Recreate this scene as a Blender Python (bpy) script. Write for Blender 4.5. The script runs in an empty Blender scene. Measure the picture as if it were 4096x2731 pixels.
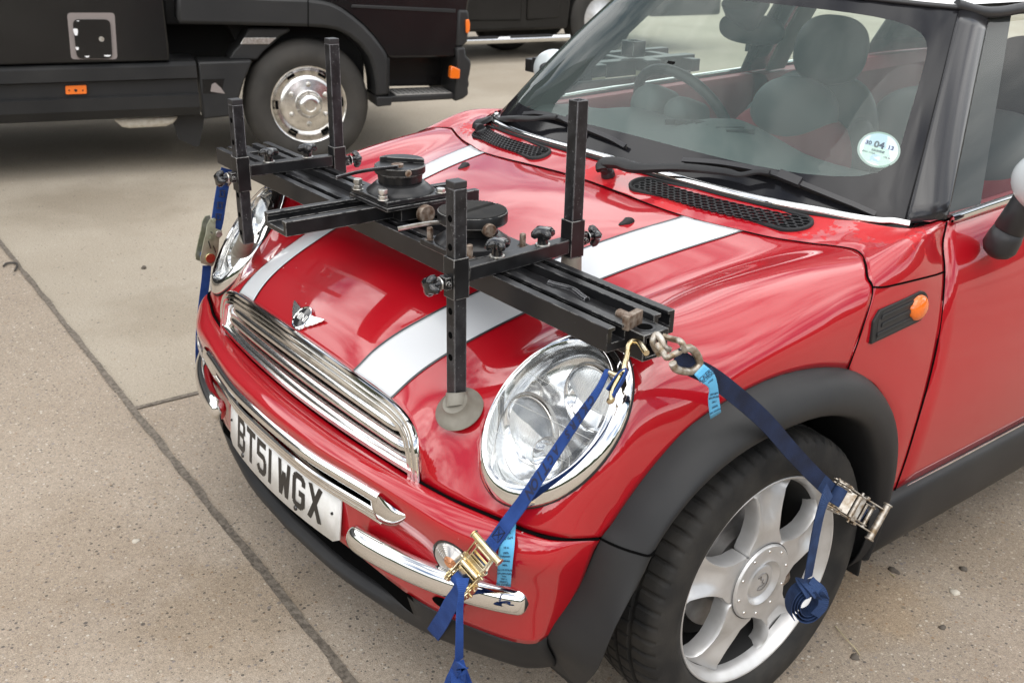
import bpy, bmesh, math, random
import numpy as np
from mathutils import Vector, Matrix
random.seed(7); rng = np.random.default_rng(7)
sc = bpy.context.scene
col = sc.collection
V = Vector
# ------------------------------------------------------------ camera, sky, sun, exposure
CAMP = np.array([1.78172548, -1.38577335, 1.48740217]); CAME = (1.16905013, -0.02053809, 0.9166306); CAMF = 4069.25
cam = bpy.data.objects.new('camera', bpy.data.cameras.new('camera')); col.objects.link(cam)
cam.location = CAMP; cam.rotation_euler = CAME
cam.data.sensor_width = 36; cam.data.lens = CAMF/4096*36; cam.data.clip_end = 2000; cam.data.clip_start = .05
cam.data.dof.use_dof = True; cam.data.dof.focus_distance = 1.95; cam.data.dof.aperture_fstop = 9.0
sc.camera = cam
W = bpy.data.worlds.new('World'); sc.world = W; W.use_nodes = True
wn, wl = W.node_tree.nodes, W.node_tree.links
SUN_EL, SUN_ROT = math.radians(56), math.radians(115)
bg = wn['Background']; sky = wn.new('ShaderNodeTexSky'); sky.sky_type = 'NISHITA'; sky.sun_disc = False
sky.sun_elevation = SUN_EL; sky.sun_rotation = SUN_ROT
tc = wn.new('ShaderNodeTexCoord'); mp = wn.new('ShaderNodeMapping'); mp.inputs['Scale'].default_value = (1, 1, 2.2)
nz = wn.new('ShaderNodeTexNoise'); nz.inputs['Scale'].default_value = 2.6; nz.inputs['Detail'].default_value = 7; nz.inputs['Roughness'].default_value = .58
rp = wn.new('ShaderNodeValToRGB'); rp.color_ramp.elements[0].position = .36; rp.color_ramp.elements[1].position = .56
nz2 = wn.new('ShaderNodeTexNoise'); nz2.inputs['Scale'].default_value = 1.3; nz2.inputs['Detail'].default_value = 5
rp2 = wn.new('ShaderNodeValToRGB'); rp2.color_ramp.elements[0].position = .32; rp2.color_ramp.elements[1].position = .68
rp2.color_ramp.elements[0].color = (8.5, 8.8, 9.2, 1); rp2.color_ramp.elements[1].color = (31, 30.6, 30, 1)
mxc = wn.new('ShaderNodeMixRGB')
wl.new(tc.outputs['Generated'], mp.inputs['Vector']); wl.new(mp.outputs[0], nz.inputs['Vector']); wl.new(mp.outputs[0], nz2.inputs['Vector'])
wl.new(nz.outputs['Fac'], rp.inputs[0]); wl.new(nz2.outputs['Fac'], rp2.inputs[0])
wl.new(rp.outputs[0], mxc.inputs[0]); wl.new(sky.outputs[0], mxc.inputs[1]); wl.new(rp2.outputs[0], mxc.inputs[2])
wl.new(mxc.outputs[0], bg.inputs['Color']); bg.inputs['Strength'].default_value = .1
sun = bpy.data.objects.new('sun', bpy.data.lights.new('sun', 'SUN')); col.objects.link(sun)
sun.data.energy = 1.0; sun.data.angle = math.radians(55); sun.data.color = (1, .96, .9)
sd = V((math.sin(SUN_ROT)*math.cos(SUN_EL), math.cos(SUN_ROT)*math.cos(SUN_EL), math.sin(SUN_EL)))
sun.rotation_euler = sd.to_track_quat('Z', 'Y').to_euler()
sc.view_settings.view_transform = 'Standard'; sc.view_settings.look = 'None'; sc.view_settings.exposure = 0.33; sc.view_settings.gamma = 1

# ------------------------------------------------------------ materials
MAT = {}
def mat(name, c=(.5, .5, .5), r=.5, m=0., coat=0., coat_r=.03, spec=.5, bump=None, noise=None, **k):
    M = bpy.data.materials.new(name); M.use_nodes = True; MAT[name] = M
    n, l = M.node_tree.nodes, M.node_tree.links; b = n['Principled BSDF']
    b.inputs['Base Color'].default_value = (*c, 1); b.inputs['Roughness'].default_value = r; b.inputs['Metallic'].default_value = m
    b.inputs['Coat Weight'].default_value = coat; b.inputs['Coat Roughness'].default_value = coat_r; b.inputs['Specular IOR Level'].default_value = spec; b.inputs['Coat IOR'].default_value = 1.45
    t = n.new('ShaderNodeTexCoord')
    if noise:      # (scale, low colour, high colour, detail, lo, hi)
        s, a, bb, d, lo, hi = noise
        q = n.new('ShaderNodeTexNoise'); q.inputs['Scale'].default_value = s; q.inputs['Detail'].default_value = d
        rr = n.new('ShaderNodeValToRGB'); rr.color_ramp.elements[0].position = lo; rr.color_ramp.elements[1].position = hi
        rr.color_ramp.elements[0].color = (*a, 1); rr.color_ramp.elements[1].color = (*bb, 1)
        l.new(t.outputs['Object'], q.inputs['Vector']); l.new(q.outputs['Fac'], rr.inputs[0]); l.new(rr.outputs[0], b.inputs['Base Color'])
    if bump:       # (scale, strength, distance)
        q = n.new('ShaderNodeTexNoise'); q.inputs['Scale'].default_value = bump[0]; q.inputs['Detail'].default_value = 3
        bp = n.new('ShaderNodeBump'); bp.inputs['Strength'].default_value = bump[1]; bp.inputs['Distance'].default_value = bump[2]
        l.new(t.outputs['Object'], q.inputs['Vector']); l.new(q.outputs['Fac'], bp.inputs['Height']); l.new(bp.outputs[0], b.inputs['Normal'])
    return M
def wear(M, edge_c=(.45, .44, .42), amount=.55, scale=60, edge_r=.0025, speck=.0):
    # bare metal where paint has rubbed off along edges, and scattered chips
    n, l = M.node_tree.nodes, M.node_tree.links; b = n['Principled BSDF']
    bv = n.new('ShaderNodeBevel'); bv.samples = 4; bv.inputs['Radius'].default_value = edge_r
    g = n.new('ShaderNodeNewGeometry'); dt = n.new('ShaderNodeVectorMath'); dt.operation = 'DOT_PRODUCT'
    l.new(bv.outputs[0], dt.inputs[0]); l.new(g.outputs['Normal'], dt.inputs[1])
    a = n.new('ShaderNodeMapRange'); a.inputs[1].default_value = .985; a.inputs[2].default_value = .90; a.inputs[3].default_value = 0; a.inputs[4].default_value = 1
    l.new(dt.outputs['Value'], a.inputs[0])
    t = n.new('ShaderNodeTexCoord'); q = n.new('ShaderNodeTexNoise'); q.inputs['Scale'].default_value = scale; q.inputs['Detail'].default_value = 5
    l.new(t.outputs['Object'], q.inputs['Vector'])
    c1 = n.new('ShaderNodeMapRange'); c1.inputs[1].default_value = .62-amount*.3; c1.inputs[2].default_value = .72-amount*.3; l.new(q.outputs['Fac'], c1.inputs[0])
    mu = n.new('ShaderNodeMath'); mu.operation = 'MULTIPLY'; l.new(a.outputs[0], mu.inputs[0]); l.new(c1.outputs[0], mu.inputs[1])
    q2 = n.new('ShaderNodeTexNoise'); q2.inputs['Scale'].default_value = scale*4; q2.inputs['Detail'].default_value = 6; q2.inputs['Roughness'].default_value = .7
    l.new(t.outputs['Object'], q2.inputs['Vector'])
    c2 = n.new('ShaderNodeMapRange'); c2.inputs[1].default_value = .70-speck*.1; c2.inputs[2].default_value = .76-speck*.1; c2.inputs[4].default_value = .8; l.new(q2.outputs['Fac'], c2.inputs[0])
    mx = n.new('ShaderNodeMath'); mx.operation = 'MAXIMUM'; l.new(mu.outputs[0], mx.inputs[0]); l.new(c2.outputs[0], mx.inputs[1])
    m = n.new('ShaderNodeMixRGB'); m.inputs[1].default_value = b.inputs['Base Color'].default_value; m.inputs[2].default_value = (*edge_c, 1)
    src = b.inputs['Base Color'].links
    if src: l.new(src[0].from_socket, m.inputs[1])
    l.new(mx.outputs[0], m.inputs[0]); l.new(m.outputs[0], b.inputs['Base Color'])
    return M
def glass(name, tint, refl=1.0, rough=.0, haze=.0, haze_c=(.7, .72, .7)):
    M = bpy.data.materials.new(name); M.use_nodes = True; MAT[name] = M
    n, l = M.node_tree.nodes, M.node_tree.links; n.remove(n['Principled BSDF']); o = n['Material Output']
    tr = n.new('ShaderNodeBsdfTransparent'); tr.inputs[0].default_value = (*tint, 1)
    gl = n.new('ShaderNodeBsdfGlossy'); gl.inputs['Roughness'].default_value = rough; gl.inputs[0].default_value = (1, 1, 1, 1)
    ge = n.new('ShaderNodeNewGeometry'); dt = n.new('ShaderNodeVectorMath'); dt.operation = 'DOT_PRODUCT'; l.new(ge.outputs['Incoming'], dt.inputs[0]); l.new(ge.outputs['Normal'], dt.inputs[1])
    ab = n.new('ShaderNodeMath'); ab.operation = 'ABSOLUTE'; l.new(dt.outputs['Value'], ab.inputs[0]); om = n.new('ShaderNodeMath'); om.operation = 'SUBTRACT'; om.inputs[0].default_value = 1; l.new(ab.outputs[0], om.inputs[1])
    pw = n.new('ShaderNodeMath'); pw.operation = 'POWER'; pw.inputs[1].default_value = 5; l.new(om.outputs[0], pw.inputs[0])
    fr = n.new('ShaderNodeMath'); fr.operation = 'MULTIPLY_ADD'; fr.inputs[1].default_value = .9; fr.inputs[2].default_value = .043; l.new(pw.outputs[0], fr.inputs[0])   # thin pane seen from either side
    ad = n.new('ShaderNodeMath'); ad.operation = 'MULTIPLY'; ad.inputs[1].default_value = refl; ad.use_clamp = True
    l.new(fr.outputs[0], ad.inputs[0])
    m = n.new('ShaderNodeMixShader'); l.new(ad.outputs[0], m.inputs[0]); l.new(gl.outputs[0], m.inputs[2])
    if haze:
        df = n.new('ShaderNodeBsdfDiffuse'); df.inputs[0].default_value = (*haze_c, 1)
        m2 = n.new('ShaderNodeMixShader'); m2.inputs[0].default_value = haze; l.new(tr.outputs[0], m2.inputs[1]); l.new(df.outputs[0], m2.inputs[2]); l.new(m2.outputs[0], m.inputs[1])
    else: l.new(tr.outputs[0], m.inputs[1])
    l.new(m.outputs[0], o.inputs[0]); return M
red = mat('red_paint', (.37, .003, .0095), .4, 0, 1., .012, .12)
red.node_tree.nodes['Principled BSDF'].inputs['Coat IOR'].default_value = 1.72
def red_detail(M):   # solid red with faint mottling and tiny pale stone chips
    n, l = M.node_tree.nodes, M.node_tree.links; b = n['Principled BSDF']
    t = n.new('ShaderNodeTexCoord'); q = n.new('ShaderNodeTexVoronoi'); q.inputs['Scale'].default_value = 30; q.inputs['Randomness'].default_value = 1
    l.new(t.outputs['Object'], q.inputs['Vector'])
    c = n.new('ShaderNodeMapRange'); c.inputs[1].default_value = .055; c.inputs[2].default_value = .04; l.new(q.outputs['Distance'], c.inputs[0])
    q2 = n.new('ShaderNodeTexNoise'); q2.inputs['Scale'].default_value = 5; l.new(t.outputs['Object'], q2.inputs['Vector'])
    c2 = n.new('ShaderNodeMapRange'); c2.inputs[1].default_value = .6; c2.inputs[2].default_value = .66; l.new(q2.outputs['Fac'], c2.inputs[0])
    mu = n.new('ShaderNodeMath'); mu.operation = 'MULTIPLY'; l.new(c.outputs[0], mu.inputs[0]); l.new(c2.outputs[0], mu.inputs[1])
    m = n.new('ShaderNodeMixRGB'); m.inputs[1].default_value = b.inputs['Base Color'].default_value; m.inputs[2].default_value = (.75, .6, .58, 1)
    l.new(mu.outputs[0], m.inputs[0]); l.new(m.outputs[0], b.inputs['Base Color'])
    q3 = n.new('ShaderNodeTexNoise'); q3.inputs['Scale'].default_value = 11; q3.inputs['Detail'].default_value = 6; l.new(t.outputs['Object'], q3.inputs['Vector'])
    c3 = n.new('ShaderNodeMapRange'); c3.inputs[1].default_value = .35; c3.inputs[2].default_value = .75; c3.inputs[3].default_value = .02; c3.inputs[4].default_value = .085
    l.new(q3.outputs['Fac'], c3.inputs[0]); l.new(c3.outputs[0], b.inputs['Coat Roughness'])
red_detail(red)
def red_peel():      # lacquer lifting off in a ragged pale patch along the screen
    M = mat('red_peeling', (.37, .003, .0095), .4, 0, 1., .012, .12); M.node_tree.nodes['Principled BSDF'].inputs['Coat IOR'].default_value = 1.72; red_detail(M); n, l = M.node_tree.nodes, M.node_tree.links; b = n['Principled BSDF']
    t = n.new('ShaderNodeTexCoord'); ms = []
    for c, r, in (((.70, .405, .905), .085), ((.56, .325, .91), .07), ((.05, .225, .92), .07), ((-.60, .36, .90), .09), ((.30, .19, .91), .045)):
        sb = n.new('ShaderNodeVectorMath'); sb.operation = 'DISTANCE'; sb.inputs[1].default_value = c; l.new(t.outputs['Object'], sb.inputs[0])
        mr = n.new('ShaderNodeMapRange'); mr.inputs[1].default_value = r*1.5; mr.inputs[2].default_value = 0; l.new(sb.outputs['Value'], mr.inputs[0]); ms.append(mr.outputs[0])
    a = ms[0]
    for q in ms[1:]:
        mx = n.new('ShaderNodeMath'); mx.operation = 'MAXIMUM'; l.new(a, mx.inputs[0]); l.new(q, mx.inputs[1]); a = mx.outputs[0]
    nz_ = n.new('ShaderNodeTexNoise'); nz_.inputs['Scale'].default_value = 55; nz_.inputs['Detail'].default_value = 6; nz_.inputs['Roughness'].default_value = .65; l.new(t.outputs['Object'], nz_.inputs['Vector'])
    ad = n.new('ShaderNodeMath'); ad.operation = 'MULTIPLY_ADD'; ad.inputs[1].default_value = 1.5; l.new(nz_.outputs['Fac'], ad.inputs[0]); l.new(a, ad.inputs[2])
    mk = n.new('ShaderNodeMapRange'); mk.inputs[1].default_value = 1.19; mk.inputs[2].default_value = 1.23; l.new(ad.outputs[0], mk.inputs[0])
    m = n.new('ShaderNodeMixRGB'); l.new(b.inputs['Base Color'].links[0].from_socket, m.inputs[1]); m.inputs[2].default_value = (.47, .022, .026, 1); l.new(mk.outputs[0], m.inputs[0]); l.new(m.outputs[0], b.inputs['Base Color'])
    cw = n.new('ShaderNodeMapRange'); cw.inputs[3].default_value = 1; cw.inputs[4].default_value = .1; l.new(mk.outputs[0], cw.inputs[0]); l.new(cw.outputs[0], b.inputs['Coat Weight'])
red_peel()
mat('white_vinyl', (.57, .585, .60), .35, 0, .5, .05)
mat('pinstripe', (.03, .032, .035), .4, 0, .5, .05)
mat('chrome', (.80, .80, .79), .06, 1.)
mat('grille_chrome', (.72, .715, .70), .13, 1., noise=(60, (.62, .61, .59), (.76, .755, .745), 4, .3, .6))
mat('dull_chrome', (.70, .68, .64), .24, 1., noise=(30, (.60, .585, .55), (.80, .785, .76), 4, .35, .65))
mat('reflector', (.80, .81, .82), .12, 1.)
mat('ribbed_lens', (.80, .82, .83), .22, .55)
mat('trim_plastic', (.017, .0175, .019), .5, spec=.32, bump=(700, .2, .0005), noise=(5, (.012, .0125, .014), (.025, .0248, .0245), 7, .3, .7))
mat('black_plastic', (.02, .02, .022), .42, bump=(500, .15, .0005))
mat('gloss_black', (.012, .012, .014), .12, 0, .5, .03)
mat('pillar_black', (.016, .016, .018), .22, 0, .25, .08, .4)
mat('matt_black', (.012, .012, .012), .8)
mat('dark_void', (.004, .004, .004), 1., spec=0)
mat('rubber', (.018, .018, .019), .72, spec=.3, bump=(260, .3, .001), noise=(14, (.012, .012, .012), (.036, .033, .029), 6, .38, .75))
mat('alloy', (.50, .50, .50), .38, .6, .2, .15, bump=(9, .02, .01), noise=(22, (.50, .495, .485), (.60, .60, .60), 5, .3, .65))
mat('alloy_dark', (.30, .295, .29), .42, .7, noise=(18, (.18, .165, .15), (.38, .375, .37), 5, .3, .7))
wear(mat('rig_black', (.010, .010, .011), .34, .0, .0, .2, .35, noise=(25, (.006, .006, .0065), (.015, .015, .016), 4, .35, .7)), amount=.8, edge_r=.0022)
wear(mat('rig_worn', (.012, .012, .013), .42, .0, spec=.35, noise=(40, (.007, .007, .008), (.030, .030, .033), 5, .4, .75)), (.30, .30, .31), .95, 55, .003, speck=.75)
mat('rig_extrusion', (.012, .012, .013), .32, .1, spec=.4, noise=(12, (.008, .008, .009), (.018, .018, .019), 4, .35, .7))
wear(MAT['rig_extrusion'], amount=.5, edge_r=.0016)
mat('knob_black', (.01, .01, .011), .14, 0, .4, .06)
mat('zinc', (.55, .55, .53), .33, .9, noise=(60, (.38, .35, .30), (.68, .68, .66), 4, .3, .65))
mat('rusty_steel', (.2, .13, .08), .6, .6, noise=(90, (.11, .06, .035), (.34, .29, .24), 5, .35, .7))
mat('yellow_zinc', (.62, .5, .27), .24, 1., noise=(45, (.60, .47, .24), (.74, .66, .48), 3, .35, .65))
mat('olive_zinc', (.24, .25, .17), .45, .5, noise=(40, (.19, .20, .13), (.33, .33, .25), 4, .35, .65))
mat('steel_hook', (.40, .36, .30), .45, .85, noise=(80, (.22, .16, .10), (.52, .49, .44), 5, .35, .65))
mat('cup_rubber', (.20, .185, .15), .6, noise=(16, (.12, .105, .08), (.25, .24, .205), 4, .3, .7), bump=(60, .1, .003))
def webbing(name, c1, c2, dirt):
    M = mat(name, c1, .75, spec=.25); n, l = M.node_tree.nodes, M.node_tree.links; b = n['Principled BSDF']
    uv = n.new('ShaderNodeUVMap'); sp = n.new('ShaderNodeSeparateXYZ'); l.new(uv.outputs[0], sp.inputs[0])
    s = n.new('ShaderNodeMath'); s.operation = 'SINE'; mm = n.new('ShaderNodeMath'); mm.operation = 'MULTIPLY'; mm.inputs[1].default_value = 2100
    l.new(sp.outputs['Y'], mm.inputs[0]); l.new(mm.outputs[0], s.inputs[0])
    bp = n.new('ShaderNodeBump'); bp.inputs['Strength'].default_value = .5; bp.inputs['Distance'].default_value = .0006; l.new(s.outputs[0], bp.inputs['Height']); l.new(bp.outputs[0], b.inputs['Normal'])
    t = n.new('ShaderNodeTexCoord'); q = n.new('ShaderNodeTexNoise'); q.inputs['Scale'].default_value = 26; q.inputs['Detail'].default_value = 5; l.new(t.outputs['Object'], q.inputs['Vector'])
    r = n.new('ShaderNodeValToRGB'); r.color_ramp.elements[0].position = .35; r.color_ramp.elements[1].position = .68; r.color_ramp.elements[0].color = (*c1, 1); r.color_ramp.elements[1].color = (*c2, 1)
    l.new(q.outputs['Fac'], r.inputs[0]); l.new(r.outputs[0], b.inputs['Base Color']); return M
webbing('blue_web', (.012, .042, .18), (.022, .066, .25), 0)
webbing('dirty_web', (.014, .028, .075), (.026, .055, .14), 1)
webbing('navy_web', (.008, .012, .030), (.012, .022, .06), 1)
mat('stitch', (.008, .009, .02), .8)
mat('strap_ink', (.010, .016, .055), .7)
mat('blue_label', (.10, .40, .66), .45)
mat('label_ink', (.02, .06, .12), .7)
mat('plate_white', (.72, .72, .70), .4, noise=(30, (.66, .66, .63), (.75, .75, .74), 4, .3, .6))
mat('plate_ink', (.02, .018, .016), .5)
mat('orange_lens', (.75, .15, .01), .15, 0, .6, .05)
mat('orange_marker', (.80, .17, .015), .4)
mat('clear_lens', (.50, .48, .46), .12, .5, .6, .04)
mat('amber_lens', (.62, .27, .12), .15, .3, .6, .05)
glass('windscreen_glass', (.80, .90, .865), .55, 0, .10, (.40, .50, .475))  # even haze painted into the glass: dust and the sky's pale reflection
glass('side_glass', (.92, .96, .94), .55, 0, .01)
glass('lamp_glass', (.96, .97, .97), 1.2, 0, .09, (.75, .78, .8))
mat('frit', (.012, .012, .014), .10, 0, .0, .03, .28)
mat('dash', (.07, .078, .078), .62)
mat('dash_dark', (.02, .02, .02), .6)
mat('seat_leather', (.028, .032, .033), .5)
mat('seat_grey', (.075, .082, .083), .55)
mat('seat_red', (.20, .010, .018), .75)
mat('door_red', (.24, .035, .045), .5)
mat('headlining', (.42, .42, .39), .9)
mat('truck_black', (.006, .006, .007), .25, 0, .2, .1, .35, noise=(4, (.0045, .0045, .005), (.009, .009, .009), 4, .3, .7))
mat('truck_plastic', (.018, .0185, .0195), .48, spec=.33, noise=(3, (.013, .0135, .0145), (.025, .025, .025), 6, .3, .7))
mat('truck_rubber', (.035, .033, .030), .75, spec=.3, noise=(6, (.026, .025, .023), (.05, .046, .041), 5, .3, .7))
mat('primer', (.22, .19, .18), .7)
mat('tank_white', (.62, .58, .50), .6, noise=(30, (.5, .45, .36), (.70, .67, .6), 4, .3, .7))
mat('worn_steel', (.34, .335, .32), .5, .2, noise=(40, (.26, .255, .24), (.42, .415, .40), 4, .3, .7))
mat('white_paint', (.78, .79, .80), .3, 0, .8, .03)
mat('mirror_cap', (.55, .60, .61), .3, 0, .8, .05)
mat('wood_post', (.32, .30, .22), .7)
mat('wire', (.05, .045, .04), .6)
mat('straw', (.42, .36, .22), .8)
mat('stone_dark', (.09, .075, .06), .8); mat('stone_pale', (.48, .44, .37), .8)
mat('grime', (.62, .06, .06), .6)

# ------------------------------------------------------------ helpers
def rotm(e=CAME):
    return np.array(Matrix.Rotation(e[2], 3, 'Z') @ Matrix.Rotation(e[1], 3, 'Y') @ Matrix.Rotation(e[0], 3, 'X'))
RC = rotm()
def at(u, v, **k):
    # point of the place seen along a measured sight line, fixed by one known coordinate
    d = RC @ np.array([(u-2048)/CAMF, -(v-1365.5)/CAMF, -1.]); (ax, val), = k.items(); i = 'xyz'.index(ax)
    return CAMP + (val-CAMP[i])/d[i]*d
def atd(u, v, k):   # the same, fixed by distance along the view axis
    return CAMP + RC @ np.array([(u-2048)/CAMF, -(v-1365.5)/CAMF, -1.])*k
def depth(P): return float(-((np.asarray(P)-CAMP) @ RC)[2])
def nrm(v): v = np.asarray(v, float); return v/(np.linalg.norm(v)+1e-12)
class MB:
    def __init__(s): s.v = []; s.f = []; s.m = []; s.uv = {}; s.M = None
    def add(s, vs, fs, mi=0, uvs=None):
        o = len(s.v)
        for p in vs:
            p = V(p); s.v.append(tuple(s.M @ p if s.M is not None else p))
        for i, f in enumerate(fs):
            if uvs: s.uv[len(s.f)] = [uvs[j] for j in f]
            s.f.append(tuple(o+j for j in f)); s.m.append(mi)
        return s
    def box(s, c, d, R=None, mi=0, taper=1.):
        h = [x/2 for x in d]; vs = []
        for z in (-1, 1):
            for x, y in ((-1, -1), (1, -1), (1, 1), (-1, 1)):
                k = taper if z > 0 else 1
                p = V((x*h[0]*k, y*h[1]*k, z*h[2])); p = R @ p if R is not None else p
                vs.append(p + V(c))
        return s.add(vs, [(3, 2, 1, 0), (4, 5, 6, 7), (0, 1, 5, 4), (1, 2, 6, 5), (2, 3, 7, 6), (3, 0, 4, 7)], mi)
    def beam(s, a, b, w, h, up=(0, 0, 1), mi=0, hollow=0):
        a, b = V(a), V(b); y = (b-a).normalized(); x = y.cross(V(up)).normalized(); z = x.cross(y)
        R = Matrix((x, y, z)).transposed(); L = (b-a).length
        if not hollow: return s.box((a+b)/2, (w, L, h), R, mi)
        out = []; t = hollow
        for yy in (0, L):
            for ww, hh in ((w/2, h/2), (w/2-t, h/2-t)):
                for sx, sz in ((-1, -1), (1, -1), (1, 1), (-1, 1)): out.append(a + R @ V((sx*ww, yy, sz*hh)))
        f = []
        for i in range(4):
            j = (i+1) % 4
            f += [(i, j, 8+j, 8+i), (4+j, 4+i, 12+i, 12+j), (j, i, 4+i, 4+j), (8+i, 8+j, 12+j, 12+i)]
        return s.add(out, f, mi)
    def cyl(s, a, b, r0, r1=None, n=20, mi=0, caps=True):
        r1 = r0 if r1 is None else r1; a, b = V(a), V(b); z = (b-a).normalized(); x = z.orthogonal().normalized(); y = z.cross(x)
        vs = [a + (x*math.cos(t)+y*math.sin(t))*r0 for t in [2*math.pi*i/n for i in range(n)]] + [b + (x*math.cos(t)+y*math.sin(t))*r1 for t in [2*math.pi*i/n for i in range(n)]]
        f = [(i, (i+1) % n, n+(i+1) % n, n+i) for i in range(n)]
        if caps: f += [tuple(range(n-1, -1, -1)), tuple(range(n, 2*n))]
        return s.add(vs, f, mi)
    def lathe(s, o, axis, prof, n=32, mi=0, ref=None):
        # prof: (distance along axis, radius)
        o = V(o); z = V(axis).normalized(); x = (V(ref) if ref else z.orthogonal()); x = (x - z*x.dot(z)).normalized(); y = z.cross(x); vs = []; f = []; m = len(prof)
        for i in range(n):
            t = 2*math.pi*i/n; d = x*math.cos(t)+y*math.sin(t)
            for h, r in prof: vs.append(o + z*h + d*r)
        for i in range(n):
            for j in range(m-1):
                a, b = i*m+j, ((i+1) % n)*m+j; f.append((a, b, b+1, a+1))
        return s.add(vs, f, mi)
    def tube(s, path, r, n=10, mi=0, caps=True, flat=1.):
        P = [V(p) for p in path]; rr = r if hasattr(r, '__len__') else [r]*len(P); vs = []; f = []; x = None
        for i, p in enumerate(P):
            t = (P[min(i+1, len(P)-1)] - P[max(i-1, 0)]).normalized()
            x = t.orthogonal().normalized() if x is None else (x - t*x.dot(t)).normalized()
            y = t.cross(x)
            for k in range(n):
                a = 2*math.pi*k/n; vs.append(p + (x*math.cos(a) + y*math.sin(a)*flat)*rr[i])
        for i in range(len(P)-1):
            for k in range(n): f.append((i*n+k, i*n+(k+1) % n, (i+1)*n+(k+1) % n, (i+1)*n+k))
        if caps: f += [tuple(range(n-1, -1, -1)), tuple(range((len(P)-1)*n, len(P)*n))]
        return s.add(vs, f, mi)
    def prism(s, poly, frame, d0, d1, mi=0):
        # poly in (x, y) of frame (4x4), extruded between d0 and d1 along its z
        n = len(poly); vs = [frame @ V((x, y, d0)) for x, y in poly] + [frame @ V((x, y, d1)) for x, y in poly]
        return s.add(vs, [tuple(range(n-1, -1, -1)), tuple(range(n, 2*n))] + [(i, (i+1) % n, n+(i+1) % n, n+i) for i in range(n)], mi)
    def grid(s, P, mi=0, flip=False, closed_u=False, keep=None, uv=False):
        P = np.asarray(P, float); a, b = P.shape[:2]; f = []
        for i in range(a if closed_u else a-1):
            for j in range(b-1):
                if keep is not None and not keep[i, j]: continue
                i2 = (i+1) % a; q = (i*b+j, i2*b+j, i2*b+j+1, i*b+j+1); f.append(q[::-1] if flip else q)
        uvs = [(i/(a-1), j/(b-1)) for i in range(a) for j in range(b)] if uv else None
        return s.add([tuple(x) for x in P.reshape(-1, 3)], f, mi, uvs)
    def strap(s, pts, wdirs, w, th, mi=0):
        # flat webbing: centre points, across directions, width(s), thickness; uv y runs in metres along it
        P = [V(p) for p in pts]; n = len(P); ww = w if hasattr(w, '__len__') else [w]*n; vs = []; L = 0; us = []
        for i, p in enumerate(P):
            t = (P[min(i+1, n-1)] - P[max(i-1, 0)]).normalized(); a = V(wdirs[i]); a = (a - t*a.dot(t)).normalized(); nn = t.cross(a)
            if i: L += (p-P[i-1]).length
            for sx, sz in ((-1, -1), (1, -1), (1, 1), (-1, 1)): vs.append(p + a*sx*ww[i]/2 + nn*sz*th/2); us.append(((sx+1)/2, L))
        f = [(i*4+k, i*4+(k+1) % 4, (i+1)*4+(k+1) % 4, (i+1)*4+k) for i in range(n-1) for k in range(4)] + [(3, 2, 1, 0), ((n-1)*4, (n-1)*4+1, (n-1)*4+2, (n-1)*4+3)]
        return s.add(vs, f, mi, us)
    def build(s, name, mats, parent=None, bevel=0, sharp=38, seg=2, solid=0, sub=0, recalc=True):
        me = bpy.data.meshes.new(name); me.from_pydata(s.v, [], s.f)
        if recalc:
            bm = bmesh.new(); bm.from_mesh(me); bmesh.ops.recalc_face_normals(bm, faces=bm.faces); bm.to_mesh(me); bm.free()
        mats = [mats] if isinstance(mats, str) else mats
        for m in mats: me.materials.append(MAT[m])
        me.polygons.foreach_set('material_index', s.m); me.polygons.foreach_set('use_smooth', [True]*len(s.f))
        if s.uv:
            uvl = me.uv_layers.new(name='UVMap')
            loc = {}
            for fi, us in s.uv.items():
                key = s.f[fi]; loc[fi] = dict(zip(key, us))
            for p in me.polygons:
                d = loc.get(p.index)
                if d:
                    for li in p.loop_indices: uvl.data[li].uv = d[me.loops[li].vertex_index]
        if sharp < 180: me.set_sharp_from_angle(angle=math.radians(sharp))
        o = bpy.data.objects.new(name, me); col.objects.link(o)
        if solid: md = o.modifiers.new('solid', 'SOLIDIFY'); md.thickness = solid; md.offset = -1
        if sub: md = o.modifiers.new('sub', 'SUBSURF'); md.levels = md.render_levels = sub
        if bevel:
            md = o.modifiers.new('bevel', 'BEVEL'); md.width = bevel; md.segments = seg; md.limit_method = 'ANGLE'; md.angle_limit = math.radians(35)
        if parent is not None: child(o, parent)
        return o
def wpos(o):
    p = V(o.location); q = o.parent
    while q is not None: p += q.location; q = q.parent
    return p
def child(o, parent):
    # every builder works in place coordinates, so cancel the parents' offsets
    o.parent = parent
    off = V((0, 0, 0)); q = parent
    while q is not None:
        if q.type == 'EMPTY': off += q.location
        q = q.parent
    o.matrix_parent_inverse = Matrix.Translation(-off) if parent.type == 'EMPTY' else Matrix.Identity(4)
def tag(o, label=None, cat=None, group=None, kind=None):
    if label: o['label'] = label
    if cat: o['category'] = cat
    if group: o['group'] = group
    if kind: o['kind'] = kind
    return o
def thing(name, label, cat, loc=(0, 0, 0), group=None):
    o = bpy.data.objects.new(name, None); col.objects.link(o); o.location = loc; o.empty_display_size = .1
    return tag(o, label, cat, group)
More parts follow.
